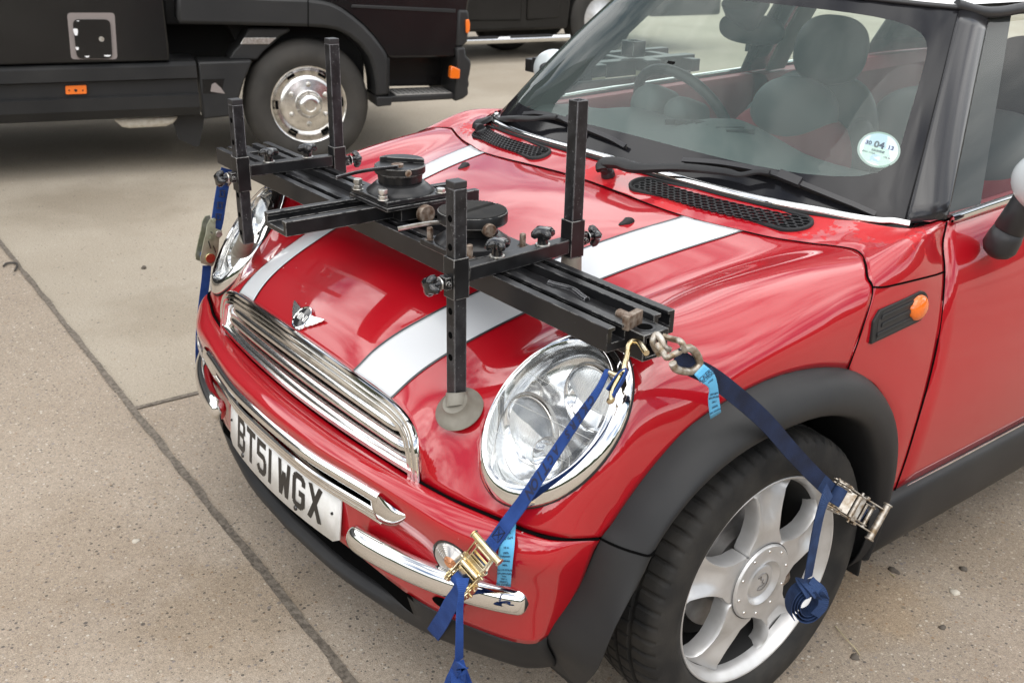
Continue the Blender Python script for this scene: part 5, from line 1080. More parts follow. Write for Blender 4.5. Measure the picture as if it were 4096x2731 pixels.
# ------- wheels
def car_wheel(c, s_):
    # c: centre of the rim's outer edge plane; s_: +1 left side, -1 right side
    c = np.array(c, float); ax = np.array([s_, 0, 0.]); R = .308
    prof = [(-.185, .205), (-.185, .235), (-.186, .262), (-.172, .288), (-.155, .300)]
    tw = [(-.140, .303), (-.118, .3055), (-.117, .2985), (-.108, .2985), (-.107, .306), (-.083, .3075), (-.082, .300), (-.073, .300), (-.072, .308), (-.048, .3075), (-.047, .300), (-.038, .300), (-.037, .306), (-.012, .3035), (-.0, .300), (.0095, .291), (.013, .279)]
    sw_ = [(.0155, .262), (.0165, .250), (.0155, .246), (.013, .236), (.006, .226), (.0, .2215), (-.006, .216)]
    full = prof+tw+sw_; n_ = 62*8; rows = []
    for i in range(n_):
        t = 2*math.pi*i/n_; ph = i % 8; d = np.array([0, math.cos(t), math.sin(t)]); row = []
        for k, (h, r) in enumerate(full):
            if ph <= 1 and (len(prof)+12 <= k <= len(prof)+14 or k in (len(prof)-1, len(prof), len(prof)+1)): r -= .0045
            if ph == 4 and k in (len(prof)+4, len(prof)+5, len(prof)+8, len(prof)+9): r -= .004
            row.append(c+ax*h+d*r)
        rows.append(row)
    m = MB(); m.grid(rows, closed_u=True); root = thing_wheel = m.build('front_wheel', 'rubber', car, sharp=34)
    root.name = 'wheel'; ty = root
    m = MB(); m.lathe(c, ax, [(-.012, .2185), (.0005, .2205), (.0022, .219), (.0015, .2165), (-.006, .2135), (-.011, .2085), (-.020, .2045), (-.030, .202)], 96); rim = m.build('rim', 'alloy', ty, sharp=40)
    m = MB(); m.lathe(c, ax, [(-.030, .202), (-.040, .199), (-.075, .191), (-.13, .183), (-.17, .205)], 64); m.build('rim_barrel', 'matt_black', rim, sharp=40)  # barrel coloured black for the shade inside the wheel
    # five broad spokes
    n2 = 5*48; rad = [.070, .080, .088, .096, .106, .118, .132, .147, .162, .177, .190, .199, .2045]
    hw = np.interp(rad, [.07, .086, .094, .105, .125, .150, .175, .19, .2, .205], [36.1, 36.1, 29, 20.5, 14.8, 12.4, 12.6, 13.8, 17.0, 20])
    top = np.interp(rad, [.07, .09, .12, .15, .18, .2, .2045], [-.002, -.003, -.004, -.005, -.009, -.016, -.021])
    m = MB()
    for sp in range(5):
        th0 = math.radians(90-4+72*sp); rows = []
        for r, h_, t_ in zip(rad, hw, top):
            row = []
            for q in (-1, -1, -.93, -.74, -.5, -.25, 0, .25, .5, .74, .93, 1, 1):
                a = th0+math.radians(h_*q); edge = abs(q)
                crest = .0055*math.exp(-((edge-.80)/.16)**2)*min(1, max(0, (r-.105)/.03)); dish = -.017*(1-edge**2)*min(1, max(0, (r-.118)/.035))*(1 if r < .2 else .7)
                row.append((a, r, t_+crest+dish-(.006 if edge >= .99 else 0)))
            P = [c+ax*hh_+np.array([0, math.cos(a)*s_, math.sin(a)])*r for a, r, hh_ in row]; P[0] = P[0]-ax*.030; P[-1] = P[-1]-ax*.030; rows.append(P)
        m.grid(rows)
    m.build('spokes', 'alloy', rim, sharp=50)
    m = MB(); m.lathe(c, ax, [(-.004, .0795), (.0015, .079), (.0045, .076), (.0055, .060), (.0055, .050), (.0075, .047), (.0045, .043), (-.001, .0395), (-.003, .036), (.0, .0335), (.0015, .030), (.002, 0)], 64); cp = m.build('centre_cap', 'alloy', rim, sharp=40)
    m = MB(); m.lathe(c, ax, [(-.0005, .0812), (-.0005, .0795)], 64); m.build('cap_joint', 'matt_black', cp)
    m = MB()
    for k in range(10): a = 2*math.pi*(k+.3)/10; o_ = c+ax*.0055+np.array([0, math.cos(a), math.sin(a)])*.068; m.lathe(o_, ax, [(0, .0034), (.0014, .0028), (.002, 0)], 10)
    m.build('cap_rivet', 'chrome', cp)
    # worn emblem: ring and crest outline
    m = MB(); P = [c+ax*.0026+np.array([0, math.cos(t)*s_, math.sin(t)])*.0185 for t in np.linspace(-2.2, 2.2, 26)]; m.tube(P, .0010, 6); P = [c+ax*.0026+np.array([0, y*s_, z]) for y, z in ((-.012, .012), (-.004, .014), (-.003, .006), (.004, .005), (.002, -.002), (.008, -.006), (.001, -.010), (-.006, -.009), (-.010, -.013))]; m.tube(cr(P, 4), .0011, 6); m.build('cap_emblem', 'alloy_dark', cp)
    m = MB(); m.lathe(c-ax*.075, ax, [(-.012, .01), (-.012, .138), (0, .138), (.0, .085), (.02, .08), (.02, .0)], 48); m.build('brake_disc', 'alloy_dark', ty)
    m = MB(); a = math.radians(160); m.box(c-ax*.085+np.array([0, .118, -.04]), (.09, .06, .13), Matrix.Rotation(.3*s_, 3, 'X')); m.build('brake_caliper', 'rusty_steel', ty, bevel=.01)
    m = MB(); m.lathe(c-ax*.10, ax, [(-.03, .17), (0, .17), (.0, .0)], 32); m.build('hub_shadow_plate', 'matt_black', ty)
    return ty
WHL = car_wheel((.801, 0, .308), 1); car_wheel((-.801, 0, .308), -1)
car_wheel((.801, 2.467, .308), 1); car_wheel((-.801, 2.467, .308), -1)
m = MB(); m.prism([(-.05, 0), (.045, 0), (.045, .12), (-.05, .12)], frame((.76, .345, .175), (1, 0, 0), (0, 0, 1)), 0, .006); m.build('mud_flap', 'rubber', car, bevel=.003)
m = MB(); m.box((0, .1, .42), (1.0, .9, .35)); m.box((0, .0, .30), (1.2, .06, .06)); m.build('engine_bay', 'dark_void', car)
# ------------------------------------------------------------ camera mounting rig standing on the bonnet
rig = thing('camera_mount_rig', 'black steel camera mounting rig with four posts standing on the red bonnet', 'camera rig', (0, -.32, .9))
ZT = .903
def rail(y0, name):
    z0 = ZT-.04; pr_ = [(0, 0), (.047, 0), (.047, .04), (.031, .04), (.031, .034), (.037, .034), (.037, .014), (.010, .014), (.010, .034), (.016, .034), (.016, .04), (0, .04)]
    m = MB(); F_ = frame((0, y0, z0), (0, 1, 0), (0, 0, 1)); m.prism(pr_, F_, -.757, .742); return m.build(name, 'rig_extrusion', rig, bevel=.0008, sharp=30)
rail(-.390, 'rail'); rail(-.291, 'rail')
m = MB(); m.box((-.03, -.317, .884), (1.45, .051, .006)); m.box((-.03, -.341, .8915), (1.45, .003, .01)); m.build('centre_strip', 'rig_extrusion', rig, bevel=.001)
m = MB()
rr_ = [(x, -.300+.006*math.sin(x*60)) for x in np.linspace(.50, .60, 9)]; m.tube([(x, y, .888) for x, y in rr_], .006, 8); m.build('weld_bead', 'rig_worn', rig)
# end brackets: short box tube with a hole, hooks go through it
def bracket(sx):
    m = MB(); m.beam((sx*.700, -.3205, .872), (sx*.778, -.3205, .872), .053, .044, hollow=.006); b = m.build('end_bracket', 'rig_black', rig, bevel=.0008, sharp=30)
    m = MB(); m.lathe((sx*.752, -.3205, .8945), (0, 0, 1), [(.0, .0185), (.0004, .0165), (-.0004, .0125)], 28); m.lathe((sx*.752, -.3205, .8947), (0, 0, 1), [(0, .0125), (0, 0)], 24, 1); m.build('bracket_hole', ['rig_worn', 'dark_void'], b)
    return b
bracket(1); bracket(-1)
m = MB(); c = at(2530, 1278, z=.905); m.box(c, (.012, .042, .024), Matrix.Rotation(.25, 3, 'Z')); m.cyl(c, c+np.array([-.035, .004, -.002]), .0085, n=14); m.build('clamp_bolt', 'rusty_steel', rig, bevel=.001)
def knob(o, ax, h, r, name, par, rot=0):
    o = V(o); ax = V(ax).normalized(); x = ax.orthogonal().normalized(); x = Matrix.Rotation(rot, 3, ax) @ x; y = ax.cross(x); m = MB()
    m.lathe(o, ax, [(0, r*.46), (h*.3, r*.44), (h, r*.42), (h+r*.1, r*.6)], 20)
    n_ = 48; rings = []
    for hh_, k in ((h, .45), (h-.003, .8), (h+.002, 1.), (h+.009, 1.), (h+.0125, .75), (h+.013, .35), (h+.0125, .01)):
        rings.append([tuple(o+ax*(hh_-(.006*k*(.5+.5*math.cos(4*t)) if hh_ < h+.01 else .003*k))+(x*math.cos(t)+y*math.sin(t))*r*k*(.86+.20*math.cos(4*t)*min(1, k*1.1))) for t in np.linspace(0, 2*math.pi, n_+1)[:-1]])
    m.grid(np.array(rings).transpose(1, 0, 2), closed_u=True); kb = m.build(name, 'knob_black', par, sharp=70); m2 = MB(); m2.lathe(o, ax, [(-.0005, r*.62), (.0015, r*.6), (.0018, r*.4)], 20); m2.build('knob_washer', 'zinc', kb); return kb
def post(x, y, z0, z1, hollow, slz, kdir, name, mt, foot, holes=True, hz=()):
    m = MB(); s_ = .0127
    if hollow: m.beam((x, y, z0), (x, y, z1), 2*s_, 2*s_, up=(0, 1, 0), hollow=.003)
    else: m.box((x, y, (z0+z1)/2), (2*s_, 2*s_, z1-z0))
    p = m.build('post', mt, rig, bevel=.0012, sharp=30)
    if not hollow: m = MB(); m.box((x, y, z1+.006), (2*s_+.0005, 2*s_+.0005, .012)); m.build('post_cap', 'black_plastic', p, bevel=.0015)
    for z in hz: m = MB(); m.cyl((x, y-s_+.002, z), (x, y-s_-.0004, z), .0062, n=16); m.build('post_hole', 'dark_void', p)
    a, b = slz; m = MB(); m.beam((x, y, a), (x, y, b), .0315, .0315, up=(0, 1, 0), hollow=.0028); sl = m.build('sleeve', 'rig_black', rig, bevel=.0008, sharp=30)
    zc = (a+b)/2-.006; m = MB(); m.box((x+.0, y+kdir*.022, zc), (.020, .013, .022)); m.cyl((x, y+kdir*.02, zc), (x, y+kdir*.045, zc), .0045); m.cyl((x+.016, y+kdir*.023, zc), (x-.013, y+kdir*.023, zc), .0038); m.build('clamp_lug', 'rig_black', sl, bevel=.001)
    knob((x, y+kdir*.035, zc), (0, kdir, 0), .016, .0195, 'clamp_knob', sl, .5)
    if foot:
        fx, fy = foot; z_, n_ = bsurf(fx, fy); c = np.array((fx, fy, z_))+(nrm(n_)*.006 if fx < 0 else 0); top = np.array((x, y, z0+.012)); ax = nrm(nrm(n_)*.75+nrm(top-c)*.25); m = MB()
        prof = [(.001, .030), (.0005, .0450), (.0025, .0460), (.0055, .0435), (.0095, .0365), (.014, .030), (.019, .0255), (.0245, .0235), (.0255, .0)]; m.lathe(c, ax, prof, 40); q = c+ax*.010
        m.tube([q, q*.65+top*.35, top*.85+q*.15, top+np.array([0, 0, .002])], [.0235, .0215, .0195, .0190], 24); m.build('rubber_foot', 'cup_rubber', rig, sharp=60)
    return p
NF, NR, FF, FR = (.442, -.462), (.420, -.186), (-.432, -.463), (-.420, -.220)
zf, _ = bsurf(.442, -.476)
post(*NF, .684, 1.068, False, (.878, .950), -1, 'post', 'rig_worn', tuple(hit(1840, 1640, BX)[0][:2]), hz=(1.017, .968, .854, .810, .768))
post(*NR, .880, 1.182, True, (.895, .965), 1, 'post', 'rig_worn', (.42, -.186)); 
post(*FF, .745, 1.070, False, (.872, .952), -1, 'post', 'rig_worn', tuple(hit(990, 1045, mir(BX))[0][:2]), hz=(1.035, .985, .862, .815, .772))
post(*FR, .872, 1.190, False, (.885, .950), 1, 'post', 'rig_worn', (-.42, -.22))
for (a, b) in ((NF, NR), (FF, FR)):
    m = MB(); m.beam((a[0], a[1]+.018, ZT+.0145), (b[0], b[1]-.018, ZT+.0145), .025, .0265); m.build('crossbar', 'rig_black', rig, bevel=.0016, sharp=30)
for u, v, x in ((1988, 1038, .434), (2170, 1002, .427), (1075, 636, -.428), (1230, 622, -.424)):
    c = at(u, v, x=x); knob((x, c[1], ZT+.029), (0, 0, 1), .020, .0225, 'clamp_knob', rig, .6)
# cross channel and first swivel head
m = MB(); F_ = frame((.004, -.585, ZT+.0005), (1, 0, 0), (0, 0, 1)); w_ = .047; ch = [(-w_, 0), (w_, 0), (w_, .029), (w_-.016, .029), (w_-.016, .022), (w_-.011, .022), (w_-.011, .010), (-w_+.011, .010), (-w_+.011, .022), (-w_+.016, .022), (-w_+.016, .029), (-w_, .029)]
m.prism(ch, F_, 0, -.452); m.build('cross_channel', 'rig_black', rig, bevel=.0008, sharp=30)
P1 = np.array((.020, -.317)); zp = .9325
m = MB(); m.box((P1[0]+.004, P1[1], zp+.004), (.150, .147, .008)); m.build('base_plate', 'rig_black', rig, bevel=.0012)
m = MB(); m.box((P1[0], P1[1]+.002, zp+.0135), (.143, .143, .010)); bp1 = m.build('base_plate', 'rig_black', rig, bevel=.0015)
m = MB(); m.box((.068, -.29, ZT+.0135), (.032, .118, .026)); cb = m.build('clamp_block', 'rig_black', rig, bevel=.0012); k0 = at(1690, 850, x=.092); m = MB(); m.cyl(k0-np.array([.012, 0, 0]), k0+np.array([.006, 0, 0]), .006); m.lathe(k0+np.array([.004, 0, 0]), (1, 0, .0), [(0, .016), (.001, .0185), (.014, .0185), (.016, .017), (.016, 0)], 24); m.build('clamp_screw', 'rusty_steel', cb, sharp=40)
def hexbolt(o, r, h, name, mt, par, nut=0):
    m = MB(); m.cyl(o, V(o)+V((0, 0, h)), r, n=6)
    if nut: m.cyl(V(o)+V((0, 0, h)), V(o)+V((0, 0, h+.004)), r*.7, n=14); m.cyl(V(o)+V((0, 0, h+.004)), V(o)+V((0, 0, h+.013)), r, n=6)
    m.cyl(o, V(o)+V((0, 0, .0015)), r*1.15, n=18); return m.build(name, mt, par, bevel=.0008, sharp=30)
zt1 = zp+.0185
for u, v, nut in ((1432, 757, 1), (1532, 800, 1), (1763, 770, 0)): c = at(u, v, z=zt1); hexbolt(c, .0098, .009, 'hex_bolt', 'zinc', bp1, nut)
hexbolt((P1[0]-.052, P1[1]+.058, zt1), .0098, .009, 'hex_bolt', 'zinc', bp1, 0)
H1 = np.array((.022, -.312, zt1)); m = MB(); m.lathe(H1, (0, 0, 1), [(0, .070), (.002, .0695), (.008, .062), (.015, .054), (.018, .050), (.018, .045)], 56); hd = m.build('swivel_base', 'rig_extrusion', rig, sharp=40)
m = MB(); m.lathe(H1, (0, 0, 1), [(.018, .0445), (.036, .0465), (.037, .0505), (.039, .052), (.052, .052), (.0535, .050), (.0535, .0)], 56); sc1 = m.build('swivel_cup', 'rig_black', hd, sharp=35)
m = MB(); arc_ = [(.050*math.cos(t), .050*math.sin(t)) for t in np.linspace(math.radians(60), math.radians(205), 22)]; m.prism(arc_, frame(H1, (1, 0, 0), (0, 1, 0)), .0535, .063); m.build('swivel_jaw', 'rig_black', sc1, bevel=.001)
def lever(px, x0, r, mt, par):
    P = cr([at(u, v, z=z) for u, v, z in px], 6); m = MB(); m.tube(P, r, 10, flat=.55); return m.build('swivel_lever', mt, par)
z_l = zt1+.060; lever([(1590, 668, z_l), (1500, 677, z_l), (1425, 690, z_l-.003), (1345, 711, z_l-.010)], 0, .0055, 'rig_worn', sc1)
m = MB(); c = at(1636, 692, y=-.355); m.cyl(c, c+np.array([.006, -.006, 0]), .006, n=14); m.build('set_screw', 'rusty_steel', sc1)
m = MB(); c = at(1590, 668, z=z_l-.003); m.cyl(c, V(c)+V((0, 0, .006)), .012, n=20); m.build('pivot_pin', 'rusty_steel', sc1)
# second swivel head
P2 = np.array((.3075, -.325)); m = MB(); m.box((P2[0], P2[1], ZT+.0065), (.155, .148, .0125)); bp2 = m.build('base_plate', 'rig_black', rig, bevel=.0015)
for sx in (-1, 1):
    for sy in (-1, 1):
        o = V((P2[0]+sx*.064, P2[1]+sy*.060, ZT+.0128)); m = MB(); m.lathe(o, (0, 0, 1), [(0, .010), (.0008, .009)], 18); m.lathe(o, (0, 0, 1), [(z, .0058+(.0004 if i % 2 else -.0003)) for i, z in enumerate(np.arange(0, .022, .0011))]+[(.0225, .0045), (.0225, 0)], 14); m.build('threaded_stud', 'rusty_steel', bp2, sharp=30)
H2 = np.array((P2[0]-.014, P2[1]+.002, ZT+.0128)); m = MB(); m.lathe(H2, (0, 0, 1), [(0, .072), (.002, .071), (.008, .062), (.014, .054), (.016, .048)], 56); hd2 = m.build('swivel_base', 'rig_extrusion', rig, sharp=40)
m = MB(); m.lathe(H2, (0, 0, 1), [(.014, .046), (.036, .048), (.037, .064), (.039, .0655), (.056, .0655), (.058, .0645), (.058, .062)], 64); cp2 = m.build('swivel_cup', 'rig_black', hd2, sharp=35)
m = MB(); rows = []
for i in range(41):
    a = -1+2*i/40; h_ = math.sqrt(max(0, 1-a*a))*.0632+1e-4; rows.append([H2+np.array([(a*.0632)*math.cos(.25)-(-h_+2*h_*j/8)*math.sin(.25), (a*.0632)*math.sin(.25)+(-h_+2*h_*j/8)*math.cos(.25), .0585+(.0015 if i % 2 else 0)-(.006 if i in (20, 21) else 0)]) for j in range(9)])
m.grid(rows); m.build('rubber_pad', 'rubber', cp2, sharp=20, solid=.002)
c = at(1948, 916, x=.352); d = nrm(np.array((c[0]-H2[0], c[1]-H2[1], 0))); c = H2+d*.060+np.array([0, 0, c[2]-H2[2]]); m = MB(); m.lathe(c, d, [(0, .012), (.012, .0125), (.0135, .011), (.0135, 0)], 20); m.build('clamp_screw', 'rusty_steel', cp2, sharp=40)
lever([(1800, 888, ZT+.050), (1725, 893, ZT+.050), (1665, 902, ZT+.046), (1592, 916, ZT+.040)], 0, .0065, 'zinc', cp2)

# ------------------------------------------------------------ ratchet straps
def ratchet(o, y, z, par, mt, web, k=1.):
    # lashing ratchet: y runs from the spindle to the handle bar, z outwards
    y = V(y).normalized(); x = y.cross(V(z)).normalized(); z = x.cross(y); F_ = Matrix((x, y, z)).transposed().to_4x4(); F_.translation = V(o); R3 = F_.to_3x3()
    def mb(): m = MB(); m.M = F_ @ Matrix.Scale(k, 4); return m
    m = mb()
    for s_ in (-1, 1):
        m.prism([(-.012, 0), (.03, .001), (.075, .004), (.078, .012), (.03, .014), (.01, .020), (-.014, .016)], frame((s_*.0175, 0, -.006), (0, 1, 0), (0, 0, 1)), -.001, .001)
    m.box((0, .035, -.0045), (.034, .055, .002)); m.box((0, .058, .002), (.033, .004, .012)); m.cyl((-.022, .074, .0), (.022, .074, .0), .0036); fr = m.build('ratchet_frame', mt, par, bevel=.0005)
    m = mb()
    for s_ in (-1, 1):
        P = [(-.016, -.006), (.010, -.008), (.045, .000), (.055, -.002), (.062, .002), (.092, .004), (.096, .010), (.092, .014), (.062, .012), (.045, .010), (.02, .016), (-.005, .020), (-.016, .014)]
        m.prism(P, frame((s_*.0235, 0, .002), (0, 1, 0), (0, 0, 1)), -.0011, .0011)
        m.prism([(.048, 0), (.048, .012), (.054, .012), (.054, 0)], frame((s_*.0235, 0, .002), (0, 1, 0), (0, 0, 1)), 0, s_*.005)
    m.cyl((-.034, .091, .011), (.034, .091, .011), .0065, n=18)
    for s_ in (-1, 1): m.cyl((s_*.034, .091, .011), (s_*.0365, .091, .011), .0085, n=18)
    m.cyl((-.021, .036, .012), (.021, .036, .012), .0048, n=14); m.box((0, .018, .010), (.040, .022, .0025), Matrix.Rotation(.35, 3, 'X')); m.box((0, .046, .006), (.046, .014, .0022)); m.build('ratchet_handle', mt, fr, bevel=.0004)
    for s_ in (-1, 1):
        m = mb(); P = []
        for i in range(13):
            for a, r in ((0, .0165), (.3, .0195), (.55, .0165)): t = 2*math.pi*(i+a)/13; P.append((r*math.cos(t), r*math.sin(t)))
        for d in (.0198, .0262): m.prism(P, frame((s_*d, 0, .004), (0, 1, 0), (0, 0, 1)), -.001, .001)
        for a in range(5): t = a*1.256; m.cyl((s_*.018, .010*math.cos(t), .004+.010*math.sin(t)), (s_*.0285, .010*math.cos(t), .004+.010*math.sin(t)), .0016, n=8)
        m.cyl((s_*.018, .040, .008), (s_*.030, .040, .008), .0026, n=10); m.cyl((s_*.018, -.008, -.002), (s_*.031, -.008, -.002), .0024, n=10); m.build('ratchet_gear', mt, fr)
    m = mb(); m.cyl((-.0165, 0, .004), (.0165, 0, .004), .0125, n=24); m.build('wound_webbing', web, fr)
    return fr, x
def hook(px, r, mt, par, name='strap_hook', zs=None):
    P = cr(px, 6); m = MB(); m.tube(P, r, 10); return m.build(name, mt, par)
# strap in front of the near headlight
s1 = thing('ratchet_strap', 'bright blue ratchet strap stretched down across the near headlight to the bumper', 'strap', (.64, -.52, .52), 'ratchet straps tying down the rig')
Y_ = lambda z: -.41-(.84-z)*.11/.32
T1 = [at(2432, 1478, y=-.400), at(2395, 1555, y=-.425), at(2300, 1692, y=-.446), at(2180, 1872, y=-.472), at(2093, 2004, y=-.492), at(2030, 2090, y=-.508), at(1980, 2160, y=-.526), at(1942, 2212, y=-.548)]
P = cr(T1, 5); n_ = len(P); side = at(2060, 2060, y=-.50)-at(2000, 2010, y=-.50); ws_ = np.interp(np.linspace(0, 1, n_), [0, .1, .3, .5, .75, 1], [.010, .011, .018, .024, .028, .029])
dirs = [nrm(side) for _ in range(n_)]
m = MB(); m.strap(P, dirs, ws_, .0022); sw1 = m.build('webbing', 'blue_web', s1, sharp=50)
# printed words along the webbing
def along(Pc, i): return nrm(Pc[min(i+1, len(Pc)-1)]-Pc[max(i-1, 0)])
ss = np.concatenate([[0], np.cumsum(np.linalg.norm(np.diff(P, axis=0), axis=1))])
def onstrap(d): return np.array([np.interp(d, ss, P[:, k]) for k in range(3)])
def strap_word(txt, d0, step, size):
    for i, ch_ in enumerate(txt):
        d = d0+step*i; q = onstrap(d); t = nrm(onstrap(d+.01)-onstrap(d-.01)); a = nrm(side); a = nrm(a-t*(a @ t)); nn = np.cross(t, a); nn = nn if nn @ (CAMP-q) > 0 else -nn
        if ch_ != ' ': text(ch_, size*(.75 if d < .2 else 1), frame(q+nn*.0016, t, -a if np.cross(t, -a) @ nn > 0 else a), 'strap_ink', sw1, 'printed_letter', ext=.0001, shear=.2, bold=.0008)
d_n = ss[-1]*.66; strap_word('CKERS ACTION', d_n-.0185*11.3, .0185, .024)
m = MB(); q = onstrap(ss[-1]*.90); t = nrm(onstrap(ss[-1]*.92)-onstrap(ss[-1]*.88)); a = nrm(nrm(side)-t*(nrm(side) @ t)); nn = np.cross(t, a); nn = nn if nn @ (CAMP-q) > 0 else -nn
bx = [q+nn*.0018+t*x_+a*y_ for x_, y_ in ((-.010, -.009), (.012, -.009), (.012, .009), (-.010, .009), (-.010, -.009), (.012, .009), (.012, -.009), (-.010, .009))]; m.tube(bx, .0007, 5); m.build('stitching', 'stitch', sw1)
g0, b0 = at(1850, 2325, y=-.588), at(1961, 2184, y=-.553); yr = nrm(b0-g0); zr = (.38, -.78, .5); k_ = np.linalg.norm(b0-g0)/.092
ratchet(g0, yr, zr, s1, 'yellow_zinc', 'blue_web', k_)
T2 = [g0+np.array((.0, -.010, .012)), at(1838, 2352, y=-.600), at(1800, 2420, y=-.592), at(1768, 2480, y=-.578), at(1742, 2520, y=-.556), at(1735, 2536, y=-.540), np.array((.445, -.48, .20))]
P2_ = cr(T2, 5); m = MB(); m.strap(P2_, [nrm(side)]*len(P2_), np.interp(np.linspace(0, 1, len(P2_)), [0, .2, .6, 1], [.026, .029, .031, .03]), .0022); m.build('webbing', 'blue_web', s1, sharp=50)
T3 = [at(1850, 2310, y=-.612), at(1846, 2370, y=-.622), at(1839, 2440, y=-.628), at(1838, 2530, y=-.632), at(1836, 2640, y=-.632)]; P3 = cr(T3, 6); sd3 = [Matrix.Rotation(a, 3, 'Z') @ V((.75, .6, 0)) for a in np.interp(np.linspace(0, 1, len(P3)), [0, .25, 1], [0, 1.0, 1.05])]
m = MB(); m.strap(P3, sd3, np.interp(np.linspace(0, 1, len(P3)), [0, .25, 1], [.022, .012, .018]), .0016); m.build('loose_tail', 'blue_web', s1, sharp=50)
def knot(c, r, ax, web, par, name='knotted_tail'):
    # tail rolled up and tied on itself: a few turns of flat webbing with one fold over the top
    ax = V(ax).normalized(); u = V((0, 0, 1)); u = (u-ax*u.dot(ax)).normalized(); v = ax.cross(u); m = MB(); P = []
    for i in range(110):
        t = i/110*2*math.pi*3.4; k = r*(.44+.56*i/110); P.append(V(c)+(u*math.cos(t)*1.10+v*math.sin(t)*.92)*k)
    m.strap(P, [ax]*len(P), .030, .0016)
    for d, tl in ((.0, .0), (.7, .35)):
        Q = []
        for i in range(26): t = 2*math.pi*i/25; Q.append(V(c)+u*(r*.78)+(ax*math.cos(t)*.021+(u*.8+v*.5)*math.sin(t)*.019)+v*(.010*math.sin(t+d)-.012+.02*tl))
        m.strap(Q, [(v*.9+u*.3)]*len(Q), .022, .0016)
    Q = cr([V(c)+u*r*1.25+v*-.006, V(c)+u*r*.8+v*-.022+ax*.012, V(c)+u*.1*r-v*.026+ax*.018, V(c)-u*.5*r-v*.012+ax*.017], 6); m.strap(Q, [v+u*.4]*len(Q), .021, .0016)
    return m.build(name, web, par, sharp=50)
m = MB()     # tail tied into a loose knot: folded bands spreading below it
for px_, w0, w1 in ((((1834, 2640), (1822, 2680), (1806, 2725), (1792, 2790), (1786, 2850)), .014, .030), (((1838, 2640), (1848, 2685), (1862, 2730), (1880, 2790), (1888, 2850)), .014, .030), (((1822, 2668), (1830, 2720), (1850, 2775), (1856, 2850)), .018, .026)):
    Q = cr([at(u, v, y=-.632-.006*i-(.012 if w1 < .03 else 0)) for i, (u, v) in enumerate(px_)], 5); m.strap(Q, [(.8, .55, .05*k) for k in range(len(Q))], np.linspace(w0, w1, len(Q)), .0016)
Q = cr([at(u, v, y=y) for u, v, y in ((1812, 2712, -.636), (1822, 2680, -.652), (1842, 2668, -.660), (1856, 2690, -.654), (1862, 2716, -.638))], 5); m.strap(Q, [(.1, -.2, 1)]*len(Q), .020, .0018); m.build('knotted_tail', 'blue_web', s1, sharp=50)
# label of the near strap
def label(rows, lift_n, par, name='care_label'):
    m = MB(); G_ = cr_grid(np.array(rows), 4, 3); m.grid(G_); return m.build(name, 'blue_label', par, sharp=180, solid=.0006), G_
lb, LG = label([[hit(u, v, BP, .010)[0] for u, v in r] for r in (((2008, 2120), (2038, 2112), (2064, 2112)), ((2004, 2180), (2036, 2180), (2068, 2180)), ((2000, 2250), (2030, 2252), (2058, 2254)), ((1997, 2324), (2026, 2328), (2052, 2330)))], 0, s1)
def label_lines(G_, lines, par):
    a, b = G_.shape[:2]
    for f_, txt, size in lines:
        i = f_*(a-1); i0 = int(min(i, a-2)); t = i-i0; row = G_[i0]*(1-t)+G_[i0+1]*t; q = row.mean(0); x = nrm(row[-1]-row[0]); dn = nrm(G_[i0+1].mean(0)-G_[i0].mean(0)); nn = np.cross(x, -dn); s_ = 1 if nn @ (CAMP-q) > 0 else -1
        text(txt, size, frame(q+nn*s_*.0009, x, -dn), 'label_ink', par, 'label_lettering', ext=.0001, bold=.0001)
label_lines(LG, [(.14, 'daN', .006), (.22, '250 daN', .006), (.36, '10 m', .005), (.44, '100%', .005), (.49, 'Polyester', .005), (.56, 'Webbing', .005), (.63, 'MFR', .005), (.71, 'No.115 STRAP', .005), (.77, 'S/N.991343', .0062), (.815, 'Date', .004), (.865, '2011', .0062), (.92, '05872', .0062), (.97, 'EN 12195-2', .0062)], lb)
# hook of the near strap
hb = np.array((.770, -.345, .862)); hook([at(2586, 1412, y=-.375), at(2568, 1385, y=-.365), at(2550, 1368, y=-.352), at(2530, 1364, y=-.352), at(2514, 1382, y=-.362), at(2508, 1420, y=-.375), at(2500, 1455, y=-.388), at(2494, 1492, y=-.398)], .0048, 'yellow_zinc', s1)
hook([at(2480, 1500, y=-.400), at(2466, 1530, y=-.408), at(2452, 1560, y=-.414), at(2445, 1600, y=-.420), at(2437, 1604, y=-.420)], .0052, 'yellow_zinc', s1)
hook([at(2492, 1490, y=-.398), at(2470, 1500, y=-.402), at(2440, 1490, y=-.402)], .0046, 'yellow_zinc', s1)
m = MB(); Pq = cr([at(2430, 1560, y=-.420), at(2480, 1492, y=-.400), at(2506, 1478, y=-.392), at(2500, 1500, y=-.398), at(2452, 1585, y=-.425)], 5); m.strap(Pq, [(.3, -.6, .6)]*len(Pq), .012, .002); m.build('strap_loop', 'blue_web', s1, sharp=50)
